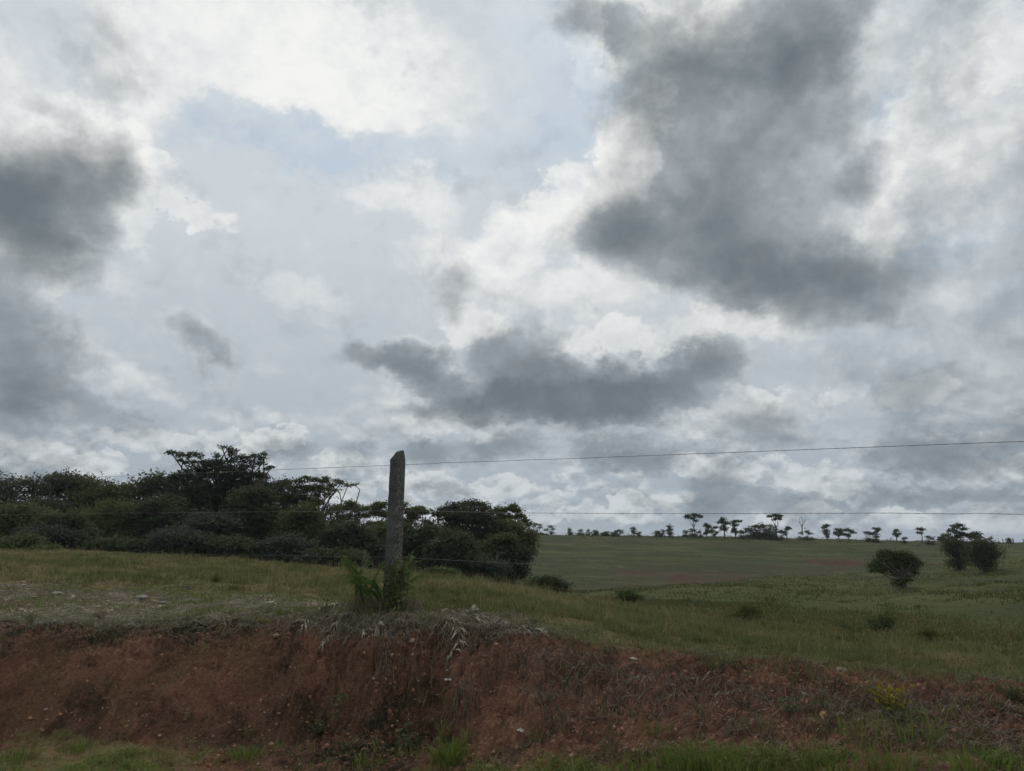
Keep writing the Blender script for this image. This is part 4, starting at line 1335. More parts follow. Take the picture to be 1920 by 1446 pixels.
def build_grass():
    g = np.random.default_rng(21)
    # the meadow behind the shelf
    a, r = polar(400000, 5.6, 26, g, p=.6)
    x, y = r * np.sin(a), r * np.cos(a)
    bare, shelf, L = zone(x, y)
    n1 = fbm(x, y, 1.3, 3, .6, 51)
    n2 = fbm(x, y, 5, 3, .6, 52)
    edge = L[2] + .05 - .5 * sstep(np.degrees(a), 4, 16) * sstep(n1 + n2, -.15, .2)
    keep = (r > edge) & (r < L[4] * 1.15) & (g.uniform(0, 1, len(x)) > np.clip(bare * (2 - 1.3 * sstep(np.degrees(a), 4, 16)) + shelf * 1.1, 0, .98))
    keep &= g.uniform(0, 1, len(x)) < .55 + 1.6 * (n2 + .18)
    x, y, r, n1, n2, L3, L4 = x[keep], y[keep], r[keep], n1[keep], n2[keep], L[3][keep], L[4][keep]
    h = (.055 + .06 * g.uniform(0, 1, len(x)) + .17 * np.clip(n1 * .6 + n2, -.2, .5)) * (.55 + .45 * sstep(r, L3 - .4, L3 + 1.2))
    h = np.clip(h, .025, .24) * .82
    tone = .38 + 1.1 * n1 + 1.0 * fbm(x, y, .45, 2, .5, 57) + .34 * g.normal(0, 1, len(x)) - 1.0 * n2 + .15 * (1 - sstep(np.arctan2(x, y), -.45, .1))
    stuff_blades('meadow_grass', M_GRASS, x, y, h, g.uniform(.003, .007, len(x)) * (1 + (r - 6) * .10), g.uniform(.2, 1.7, len(x)), tone, g)
    # taller bents and seed stalks
    a, r = polar(9000, 6.5, 24, g, p=.6)
    x, y = r * np.sin(a), r * np.cos(a)
    bare, shelf, L = zone(x, y)
    k = (r > L[3] + .2) & (r < L[4] * 1.05) & (fbm(x, y, 1.0, 3, .6, 53) > -.05)
    x, y, r = x[k], y[k], r[k]
    stuff_blades('grass_stalks', M_GRASS, x, y, g.uniform(.16, .36, len(x)), g.uniform(.003, .005, len(x)) * (1 + (r - 6) * .07), g.uniform(.2, .9, len(x)), g.uniform(.3, 1, len(x)), g)
    # darker tussocks standing out of the meadow
    a, r = polar(420, 7.0, 22, g, p=.8)
    cx, cy = r * np.sin(a), r * np.cos(a)
    bare, shelf, L = zone(cx, cy)
    k = (r > L[3] + .1) & (r < L[4] * 1.1)
    cx, cy, r = cx[k], cy[k], r[k]
    m_ = 90
    sp = g.uniform(.05, .20, len(cx))
    x = (cx[:, None] + g.normal(0, 1, (len(cx), m_)) * sp[:, None]).ravel()
    y = (cy[:, None] + g.normal(0, 1, (len(cx), m_)) * sp[:, None]).ravel()
    ct = np.repeat(g.uniform(-.3, .75, len(cx)), m_)
    hh = np.repeat(g.uniform(.09, .24, len(cx)), m_) * g.uniform(.5, 1.1, len(x))
    stuff_blades('meadow_tussocks', M_GRASS, x, y, hh, g.uniform(.004, .009, len(x)) * (1 + (np.hypot(x, y) - 6) * .06), g.uniform(.2, 1.5, len(x)), ct + .2 * g.normal(0, 1, len(x)), g)
    # far pasture tufts
    a, r = polar(230000, 11, 178, g, a0=-6 - 34, a1=38, p=0)
    x, y = r * np.sin(a), r * np.cos(a)
    bare, shelf, L = zone(x, y)
    n1 = fbm(x, y, .25, 4, .6, 54)
    n2 = fbm(x, y, .05, 3, .6, 55)
    k = (r > L[4] * 1.02) & (g.uniform(0, 1, len(x)) < (.35 + 1.6 * (n1 + .2)) * (1 - .65 * sstep(r, 30, 80))) & (scars(x, y, r, np.arctan2(x, y)) < .2)
    x, y, r, n1, n2 = x[k], y[k], r[k], n1[k], n2[k]
    h = (.05 + .10 * g.uniform(0, 1, len(x)) + .12 * np.clip(n1, 0, .5)) * (1 + sstep(r, 20, 120) * .3)
    stuff_blades('pasture_tufts', M_PAST, x, y, h, h * .16 + r * .0005, g.uniform(.2, .9, len(x)), .4 + .8 * n2 + .25 * g.normal(0, 1, len(x)), g)

    # the verge at the viewer's feet: green patches, thick at the right
    a, r = polar(190000, 3.3, 6.6, g, a0=-40, a1=40, p=1)
    x, y = r * np.sin(a), r * np.cos(a)
    bare, shelf, L = zone(x, y)
    n1 = fbm(x, y, 1.6, 3, .6, 61)
    n2 = fbm(x, y, 6, 3, .6, 62)
    deg = np.degrees(a)
    # where it grows: left corner, a strip right of the middle, the right bottom
    zr = (L[0] - r)
    dens = .62 * sstep(zr, -.05, .45) * (.10 + sstep(n1 + .02, -.04, .2)) * (1 - .4 * np.exp(-((deg + 20) / 5) ** 2))
    dens += .5 * sstep(deg, 2, 12) * sstep(zr, .05, .5) * sstep(n1 + .02, -.05, .2)
    dens *= (.5 + 1.2 * sstep(n2, -.15, .2))
    k = g.uniform(0, 1, len(x)) < dens
    x, y, deg, n1, n2 = x[k], y[k], deg[k], n1[k], n2[k]
    h = (.025 + .045 * g.uniform(0, 1, len(x)) + .08 * np.clip(n1 + n2, 0, .5))
    stuff_blades('verge_grass', M_LUSH, x, y, h, g.uniform(.003, .0065, len(x)), g.uniform(.3, 1.7, len(x)), .45 + .8 * n1 + .3 * g.normal(0, 1, len(x)), g)

    # thin dry and green growth on the bank, mostly at its right half
    a, r = polar(190000, 4.0, 8.6, g, a0=-38, a1=38, p=1)
    x, y = r * np.sin(a), r * np.cos(a)
    bare, shelf, L = zone(x, y)
    n1 = fbm(x, y, 1.9, 4, .6, 71)
    n2 = fbm(x, y, 7, 3, .6, 72)
    deg = np.degrees(a)
    inb = (r > L[0] - .2) & (r < L[2] + .5)
    dens = .02 + .95 * sstep(deg, 0, 16) * sstep(n1 + n2 * .6, -.14, .2) + .5 * sstep(n1 + n2, .2, .42) + .30 * sstep(r - L[2], -.35, .2)
    k = inb & (g.uniform(0, 1, len(x)) < dens)
    x, y, r, n1, n2, deg = x[k], y[k], r[k], n1[k], n2[k], deg[k]
    hh = g.uniform(.015, .065, len(x)) * (1 + .6 * sstep(n2, 0, .3))
    m_ = g.uniform(0, 1, len(x)) < .58
    # dead blades hang down the face
    stuff_blades('dry_bank_grass', M_STRAW, x[m_], y[m_], hh[m_], g.uniform(.0025, .005, m_.sum()), g.uniform(.5, 1.8, m_.sum()), g.uniform(0, .8, m_.sum()), g,
                 az=g.normal(-math.pi / 2, .8, m_.sum()))
    m_ = ~m_
    stuff_blades('bank_grass', M_GRASS, x[m_], y[m_], hh[m_] * 1.1, g.uniform(.003, .006, m_.sum()), g.uniform(.2, 1.1, m_.sum()), g.uniform(0, .8, m_.sum()), g)
    # green and straw wisps over the stony shelf at the left
    a, r = polar(60000, 6.6, 12.5, g, a0=-38, a1=6, p=.6)
    x, y = r * np.sin(a), r * np.cos(a)
    bare, shelf, L = zone(x, y)
    n1 = fbm(x, y, 2.0, 4, .6, 81)
    k = (shelf > .3) & (g.uniform(0, 1, len(x)) < .12 + 1.0 * sstep(n1, -.06, .2))
    x, y, r = x[k], y[k], r[k]
    stuff_blades('shelf_grass', M_LUSH, x, y, g.uniform(.02, .07, len(x)), g.uniform(.003, .007, len(x)), g.uniform(.3, 1.2, len(x)), g.uniform(0, .8, len(x)), g)


build_grass()


# ------------------------------------------------------------------ litter: dry stems, fronds, roots
def walk(x, y, k, step, drift, g, lift=.006, sag=0):
    """a line crawling over the land"""
    a = math.atan2(drift[1], drift[0]) + g.normal(0, .35)
    xs, ys = [x], [y]
    for _ in range(k - 1):
        a += g.normal(0, .28)
        xs.append(xs[-1] + math.cos(a) * step)
        ys.append(ys[-1] + math.sin(a) * step)
    z = surf(np.array(xs), np.array(ys)) + lift + np.abs(g.normal(0, lift, k))
    return np.column_stack([xs, ys, z])


def many_tubes(name, mat, starts, g, L, rad, drift, lift, kind='stuff', k=7, parent=None, loc=None):
    T = Tubes()
    tones = []
    for (x, y) in starts:
        l = g.uniform(*L)
        T.add(walk(x, y, k, l / k, drift(g), g, lift), [g.uniform(*rad), g.uniform(*rad) * .4], 3)
        tones.append(g.uniform(0, .9) ** 1.2)
    o = T.build(name, mat, parent, loc, attrs={'tone': tones})
    if kind:
        tag(o, kind=kind)
    return o


def build_litter():
    g = np.random.default_rng(33)

    def scatter(n, px, row, spx, srow):
        out = []
        for _ in range(n):
            p = hit(px + g.normal(0, spx), row + g.normal(0, srow), 4, 30)
            out.append((p.x, p.y))
        return out
    rnd = lambda q: (q.normal(0, 1), q.normal(0, .5))
    st = scatter(560, 650, 1168, 65, 10) + scatter(640, 850, 1164, 60, 9) + scatter(260, 970, 1186, 50, 6) + scatter(260, 720, 1178, 70, 9) + scatter(300, 330, 1172, 170, 9) + scatter(260, 150, 1110, 110, 12)
    st += scatter(160, 300, 1130, 160, 22) + scatter(130, 80, 1105, 60, 14) + scatter(120, 480, 1150, 80, 14)
    many_tubes('dry_stem_litter', M_STRAW, st, g, (.06, .26), (.0018, .0042), rnd, .010)
    st = []
    for _ in range(900):
        px, row = g.uniform(980, 1915), 0
        row = np.interp(px, [1000, 1300, 1920], [1215, 1275, 1320]) + abs(g.normal(0, 55))
        p = hit(px, row, 3.5, 30)
        st.append((p.x, p.y))
    many_tubes('dry_twig_litter', M_STRAW, st, g, (.05, .22), (.0012, .003), rnd, .008)
    # fine roots trailing down the cut face
    st = []
    for _ in range(150):
        px = g.uniform(640, 1900)
        row = np.interp(px, [640, 900, 1100, 1300, 1920], [1190, 1195, 1225, 1265, 1310]) + abs(g.normal(0, 28))
        p = hit(px, row, 3.5, 30)
        st.append((p.x, p.y))
    st += scatter(26, 1020, 1300, 60, 30) + scatter(26, 1150, 1290, 60, 20) + scatter(12, 900, 1260, 40, 14)
    many_tubes('bank_roots', M_ROOT, st, g, (.12, .42), (.0016, .004), lambda q: (q.normal(0, .55), -1), .012, k=10)

    # the heavier hanging root tassels are things of their own
    for px, row, n, ln, lab in ((715, 1228, 34, .50, 'grey root tassel hanging down the bank below the concrete post'),
                                (862, 1290, 26, .30, 'dark root tassel low on the bank above the upright grass tuft'),
                                (1022, 1330, 9, .36, 'long thin pair of roots trailing at the middle of the bank'),
                                (890, 1200, 20, .20, 'short root fringe under the pale heap of dead fronds'),
                                (1068, 1225, 16, .22, 'tangled dark roots below the right end of the dead fronds'),
                                (1640, 1300, 16, .26, 'straggling grey stems on the bank near the yellow leaved bush')):
        p = hit(px, row, 4, 30)
        st = [(p.x + g.normal(0, .025), p.y - abs(g.normal(0, .03))) for _ in range(n)]
        T = Tubes()
        for (x, y) in st:
            l = ln * g.uniform(.4, 1.1)
            pts = walk(x, y, 10, l * .75 / 10, (g.normal(.05, .35), -1), g, .016)
            T.add(pts - np.array(p), [g.uniform(.002, .004), .0008], 4)
        o = T.build('root_tassel', M_ROOT)
        o.location = p
        tag(o, lab, 'roots', 'root tassels hanging on the red bank')
    # long single roots crossing the face
    for (pts, lab) in (([(1090, 1225), (1130, 1250), (1175, 1275), (1212, 1284)], 'long bare root slanting down to the right across the bank'),
                       ([(775, 1325), (835, 1300), (880, 1290), (925, 1288)], 'long crooked root crossing the bank below the small pale litter'),
                       ([(930, 1425), (985, 1405), (1020, 1385), (1045, 1372)], 'dark thick stem lying at the foot of the bank'),
                       ([(700, 1185), (720, 1205), (728, 1250), (740, 1300)], 'single pale root dropping from the lip below the concrete post')):
        P = [hit(px, row, 3.5, 30) for px, row in pts]
        o0 = P[0]
        X = np.interp(np.linspace(0, 1, 22), np.linspace(0, 1, 4), [q.x for q in P]) + g.normal(0, .008, 22)
        Yq = np.interp(np.linspace(0, 1, 22), np.linspace(0, 1, 4), [q.y for q in P]) + g.normal(0, .008, 22)
        Z = surf(X, Yq) + .012
        T = Tubes()
        T.add(np.column_stack([X, Yq, Z]) - np.array(o0), [.006, .003], 6)
        for q in range(4, 20, 4):
            T.add(walk(X[q], Yq[q], 5, .03, (g.normal(0, 1), -1), g, .01) - np.array(o0), [.0025, .001], 4)
        o = T.build('root', M_ROOT)
        o.location = o0
        tag(o, lab, 'root', 'long roots lying on the red bank')

    # heaps of dead palm fronds on the lip
    def frond(px, row, az, L, lab, seed):
        q = np.random.default_rng(seed)
        p = hit(px, row, 4, 30)
        T = Tubes()
        pts = walk(p.x, p.y, 9, L / 9, (math.cos(az), math.sin(az)), q, .02)
        T.add(pts - np.array(p), [.006, .002], 5)
        V, F, tn, n = [], [], [], 0
        d = pts[-1] - pts[0]
        d /= np.linalg.norm(d)
        sd = np.array([-d[1], d[0], 0])
        for i in range(46):
            t = q.uniform(.08, .98)
            b = np.array([np.interp(t * 8, range(9), pts[:, c]) for c in range(3)])
            s = 1 if q.uniform() < .5 else -1
            l = L * .42 * math.sin(math.pi * min(1, t * .8 + .15)) * q.uniform(.5, 1.2)
            e = b + (sd * s * q.uniform(.3, .9) + d * .7) * l
            e[2] = surf(e[0], e[1])[0] + q.uniform(.0, .05)
            m_ = (b + e) / 2
            m_[2] += q.uniform(.0, .03)
            w = np.cross(e - b, [0, 0, 1.0])
            w = w / (np.linalg.norm(w) + 1e-9) * q.uniform(.003, .006)
            w[2] = q.normal(0, .003)
            V += [b - w, b + w, m_ + w, m_ - w, e]
            F.append((n, n + 1, n + 2, n + 3))
            tn += [q.uniform(.1, 1)] * 5
            n += 5
        V = np.array(V) - np.array(p)
        F = np.array(F)
        F2 = F[:, [3, 2, 2]].copy()
        F2[:, 2] = F[:, 0] + 4
        rt = empty('dead_frond', p, lab, 'dead frond', 'dead palm fronds lying on the lip of the bank')
        T.build('stalk', M_ROOT, rt)
        mesh_from('leaflets', V, [F, F2], M_STRAW, rt, attrs={'tone': tn})
    for i, (px, row, az, L, lab) in enumerate((
        (815, 1152, -.35, .45, 'pale dead frond, uppermost of the heap right of the post'),
        (850, 1158, -.15, .50, 'bleached dead frond in the middle of the heap right of the post'),
        (835, 1166, -.5, .40, 'dead frond in front of the heap, hanging toward the bank'),
        (900, 1166, -.3, .45, 'long pale dead frond trailing right from the heap'),
        (945, 1176, -.35, .40, 'dead frond at the far right end of the heap, thinnest'),
        (655, 1140, -2.4, .35, 'dead frond leaning steeply just left of the palm plant'),
        (640, 1165, -2.0, .32, 'greyish dead frond on the lip left of the palm plant'),
        (600, 1172, 3.0, .35, 'flattened dead frond between the sapling and the yellow weed'),
        (680, 1175, -1.3, .30, 'dead frond drooping over the lip directly below the palm plant'))):
        frond(px, row, az, L, lab, 500 + i)


build_litter()


# ------------------------------------------------------------------ stones
def stone_mat(name, c1, c2):
    m, N, b, out = new_mat(name)
    pos = N.n('ShaderNodeTexCoord').outputs['Object']
    n = N.noise(pos, 22, 6, .65).outputs[0]
    col = N.mix(N.mr(n, .38, .62), c1 + (1,), c2 + (1,))
    col = N.mix(N.mr(N.noise(pos, 80, 4, .7).outputs[0], .56, .7, 0, .5), col, (.06, .035, .022, 1))
    N.put(b.inputs['Base Color'], col)
    b.inputs['Roughness'].default_value = .85
    bp = N.n('ShaderNodeBump')
    bp.inputs['Distance'].default_value = .004
    N.put(bp.inputs['Height'], n)
    N.put(b.inputs['Normal'], bp.outputs[0])
    return m


S_TAN = stone_mat('tan_stone', (.15, .105, .06), (.26, .19, .11))
S_PALE = stone_mat('pale_stone', (.15, .13, .105), (.26, .23, .19))
S_ORANGE = stone_mat('orange_stone', (.20, .115, .065), (.33, .20, .12))
S_GREY = stone_mat('grey_stone', (.10, .095, .08), (.18, .17, .15))


def stone_mesh(rx, ry, rz, seed, ang=.16):
    bm = bmesh.new()
    bmesh.ops.create_icosphere(bm, subdivisions=3, radius=1)
    o = Vector((seed * 3.7, seed * 1.3, 0))
    for v in bm.verts:
        n = mnoise.noise(v.co * 1.3 + o) * ang * 2 + mnoise.noise(v.co * 3.1 + o) * ang * .6
        v.co *= 1 + n
        v.co = Vector((v.co.x * rx, v.co.y * ry, v.co.z * rz))
    me = bpy.data.meshes.new('stone')
    bm.to_mesh(me)
    bm.free()
    me.polygons.foreach_set('use_smooth', [True] * len(me.polygons))
    return me


def build_stones():
    G = 'stones lying on the bank and the shelf'
    L = [
        (775, 1203, 7, 4.5, S_TAN, 'tan stone, largest of those set in the upper bank right of the root tassel'),
        (705, 1193, 5, 3.5, S_TAN, 'small tan stone under the lip, straight below the palm plant'),
        (723, 1196, 3, 2.6, S_TAN, 'pebble beside the small tan stone under the lip below the palm plant'),
        (737, 1230, 5.5, 4, S_TAN, 'rounded tan stone halfway up the bank, next to a tiny pebble'),
        (748, 1229, 3, 2.4, S_TAN, 'tiny tan pebble touching the rounded stone halfway up the bank'),
        (891, 1210, 6, 2.6, S_TAN, 'flat tan stone in the upper bank below the heap of dead fronds'),
        (797, 1168, 7, 3.5, S_PALE, 'whitish stone on the lip left of the heap of dead fronds'),
        (1545, 1342, 9, 6.5, S_ORANGE, 'round orange stone low on the right bank'),
        (1577, 1258, 11, 5, S_PALE, 'pale flat stone at the grass edge above the right bank'),
        (1536, 1297, 9, 3, S_GREY, 'low grey stone half buried in weeds between the pale flat and the round orange stones'),
        (1508, 1302, 5, 3, S_GREY, 'small grey stone just left of the low half buried one'),
        (1188, 1236, 7, 3, S_PALE, 'pale flat chip on the lip where the bare bank meets the grass'),
        (265, 1122, 11, 5, S_GREY, 'big grey stone on the shelf, left one of the upper pair'),
        (108, 1115, 11, 5, S_PALE, 'large pale stone on the gravelly shelf at the far left'),
        (303, 1131, 8, 3, S_GREY, 'flat grey stone right of the big grey stone on the shelf'),
        (506, 1133, 11, 5, S_PALE, 'large buff stone on the shelf between the grass and the yellow weed'),
        (437, 1119, 4, 2.4, S_PALE, 'small pale stone at the meadow edge left of the large buff stone'),
        (489, 1119, 5, 2, S_PALE, 'thin pale stone at the meadow edge above the large buff stone'),
        (66, 1121, 7, 2.6, S_ORANGE, 'orange tinted flat stone left of the large pale stone'),
        (45, 1098, 7, 2.4, S_PALE, 'pale flat stone at the back of the gravel, nearest the left edge'),
        (518, 1193, 6, 4, S_TAN, 'yellowish stone at the top of the bank below the yellow weed'),
        (300, 1196, 3, 3, S_TAN, 'small tan stone alone high on the left bank'),
        (87, 1330, 5, 2.4, S_PALE, 'pale chip low on the left bank, highest of the scattered ones'),
        (57, 1347, 4, 2.2, S_ORANGE, 'orange chip at the foot of the left bank beside a pale one'),
        (88, 1350, 3, 1.8, S_PALE, 'pale chip right of the orange chip at the foot of the left bank'),
        (80, 1371, 4, 2.6, S_TAN, 'tan chip at the edge of the green verge in the left corner'),
        (237, 1363, 4, 2.6, S_TAN, 'tan pebble near the dry branched twig on the left bank'),
        (242, 1353, 2.6, 2, S_PALE, 'pale pebble just above the tan pebble near the dry branched twig'),
        (300, 1380, 4, 2.4, S_ORANGE, 'reddish stone at the foot of the bank right of the dry twig'),
        (917, 1438, 8, 4, S_TAN, 'tan stone at the bottom edge of the picture'),
        (953, 1319, 3, 3, S_TAN, 'square tan pebble in the middle of the bank'),
        (995, 1305, 3.4, 2, S_PALE, 'pale chip right of and above the square tan pebble'),
        (978, 1292, 3, 2, S_PALE, 'white chip in the middle of the bank left of the white litter'),
        (920, 1298, 2.4, 2.2, S_TAN, 'tiny tan pebble above and left of the square tan pebble'),
        (1061, 1223, 2.4, 2, S_PALE, 'tiny white chip high on the bare bank right of the tangled roots'),
        (925, 1411, 4, 3, S_TAN, 'dull tan stone among twigs just above the bottom tan stone'),
        (1037, 1420, 3, 2.6, S_TAN, 'small tan stone left of the lush grass clump'),
        (1190, 1408, 7, 3.4, S_ORANGE, 'brownish stone beside the lush grass clump at the foot of the right bank'),
        (1072, 1418, 6, 3.6, S_TAN, 'yellowish stone partly hidden in weeds left of the lush grass clump'),
        (1300, 1274, 3, 2.4, S_PALE, 'tiny pale chip on the bare soil of the right lip'),
    ]
    for i, (px, row, rx, ry, mt, lab) in enumerate(L):
        p = hit(px, row, 3.5, 40)
        k = p.y / FPX
        me = stone_mesh(rx * k, rx * k * .8, ry * k, i + 1)
        me.materials.append(mt)
        o = bpy.data.objects.new('stone', me)
        o.location = p + Vector((0, -.1 * rx * k, ry * k * .1))
        o.rotation_euler = (.1, .1 * (i % 3 - 1), i * 1.1)
        C.objects.link(o)
        tag(o, lab, 'stone', G)

    # loose gravel on the shelf and the foot of the bank: nobody could count it
    g = np.random.default_rng(44)
    bm = bmesh.new()
    bmesh.ops.create_icosphere(bm, subdivisions=1, radius=1)
    bv = np.array([v.co[:] for v in bm.verts])
    bf = np.array([[v.index for v in f.verts] for f in bm.faces])
    bm.free()
    V, F, tn = [], [], []
    n = 0

    def grains(m, px0, px1, r0, r1, s0, s1):
        nonlocal n
        for _ in range(m):
            p = hit(g.uniform(px0, px1), g.uniform(r0, r1), 3.5, 40)
            s = g.uniform(s0, s1) * (1 if g.uniform() < .9 else 1.8)
            v = bv * (1 + g.normal(0, .16, (len(bv), 1))) * s * np.array([g.uniform(.8, 1.4), g.uniform(.7, 1.1), g.uniform(.4, .8)])
            a = g.uniform(0, 6.28)
            c_, s_ = math.cos(a), math.sin(a)
            v = np.column_stack([v[:, 0] * c_ - v[:, 1] * s_, v[:, 0] * s_ + v[:, 1] * c_, v[:, 2]])
            V.append(v + np.array(p))
            F.append(bf + n)
            n += len(bv)
            tn.append(np.full(len(bv), g.uniform(0, 1)))
    grains(420, 0, 330, 1092, 1150, .006, .022)
    grains(200, 300, 640, 1105, 1160, .005, .016)
    grains(330, 0, 1920, 1330, 1440, .003, .008)
    grains(260, 0, 640, 1190, 1340, .002, .006)
    grains(200, 640, 1900, 1210, 1340, .0025, .007)
    ga, gr_ = polar(26000, 4.6, 8.2, g, p=1)
    gx, gy = gr_ * np.sin(ga), gr_ * np.cos(ga)
    gb, gs, gL = zone(gx, gy)
    gn = fbm(gx, gy, 3, 3, .6, 91)
    gt = (gr_ - gL[0]) / (gL[2] - gL[0])
    kk = (gb > .4) & (g.uniform(0, 1, len(gx)) < .25 + 1.5 * gn + .5 * np.exp(-((gt - .1) / .2) ** 2) + .4 * np.exp(-((np.degrees(ga) + 10) / 6) ** 2))
    gx, gy = gx[kk], gy[kk]
    gz = surf(gx, gy)
    sz = .0028 + .011 * g.uniform(0, 1, len(gx)) ** 3.5
    m3 = g.normal(0, .2, (len(gx), len(bv), 1)) + 1
    vv = bv[None] * m3 * sz[:, None, None] * g.uniform(.65, 1.35, (len(gx), 1, 3)) + np.stack([gx, gy, gz], 1)[:, None]
    ff = (bf[None] + (np.arange(len(gx)) * len(bv))[:, None, None]).reshape(-1, 3)
    m, N, b, out = new_mat('soil_crumb')
    N.put(b.inputs['Base Color'], N.mix(attr(N, 'tone'), (.085, .044, .030, 1), (.29, .155, .10, 1)))
    b.inputs['Roughness'].default_value = .95
    o = mesh_from('soil_crumbs', vv.reshape(-1, 3), ff, m, attrs={'tone': np.repeat(g.uniform(0, 1, len(gx)), len(bv))})
    tag(o, kind='stuff')
    m, N, b, out = new_mat('gravel')
    N.put(b.inputs['Base Color'], N.mix(attr(N, 'tone'), (.12, .065, .045, 1), (.34, .28, .22, 1)))
    b.inputs['Roughness'].default_value = .9
    o = mesh_from('gravel', np.concatenate(V), np.concatenate(F), m, attrs={'tone': np.concatenate(tn)})
    tag(o, kind='stuff')


build_stones()


# ------------------------------------------------------------------ single weeds and plants
def clump_mesh(g, n, h, spread, w, lean=.8, mat=M_LUSH, name='grass_tuft', parent=None, tone=(.1, .8), curl=.7):
    a = g.uniform(0, 2 * math.pi, n)
    rr = spread * g.uniform(0, 1, n) ** .7 * .35
    x, y = np.cos(a) * rr, np.sin(a) * rr
    v, q, t = blades(x, y, h * g.uniform(.45, 1.05, n), w * g.uniform(.7, 1.3, n), lean * g.uniform(.2, 1.1, n), g,
                     base_z=np.zeros(n), curl=curl, az=a + g.normal(0, .5, n))
    return mesh_from(name, v, [q, t], mat, parent, attrs={'tone': np.repeat(g.uniform(*tone, n), 5)})


def leafy(label, px, row, h, n_stem, leaf, mat, seed, spread=.5, per=16, name='weed', cat='weed', group=None, stem_mat=None):
    """branching herb: stems with leaves along them"""
    g = np.random.default_rng(seed)
    p = hit(px, row, 3.5, 40)
    rt = empty(name, p, label, cat, group)
    T = Tubes()
    cs, tn = [], []
    for i in range(n_stem):
        a = g.uniform(0, 6.28)
        e = np.array([math.cos(a) * spread * h * g.uniform(.2, 1), math.sin(a) * spread * h * g.uniform(.2, 1), h * g.uniform(.55, 1.05)])
        pts = curve((0, 0, -.01), e, .08, 8, g)
        T.add(pts, [.003, .0012], 4)
        for t in g.uniform(.2, 1, per):
            c = np.array([np.interp(t * 7, range(8), pts[:, q]) for q in range(3)])
            cs.append(c + g.normal(0, leaf * .6, 3))
            tn.append(g.uniform(0, 1))
    T.build('stem', stem_mat or M_ROOT, rt)
    v, f = leaves(np.array(cs), leaf, .45, .3, .1, g)
    mesh_from('leaves', v, f, mat, rt, attrs={'tone': np.repeat(tn, 4)})
    return rt


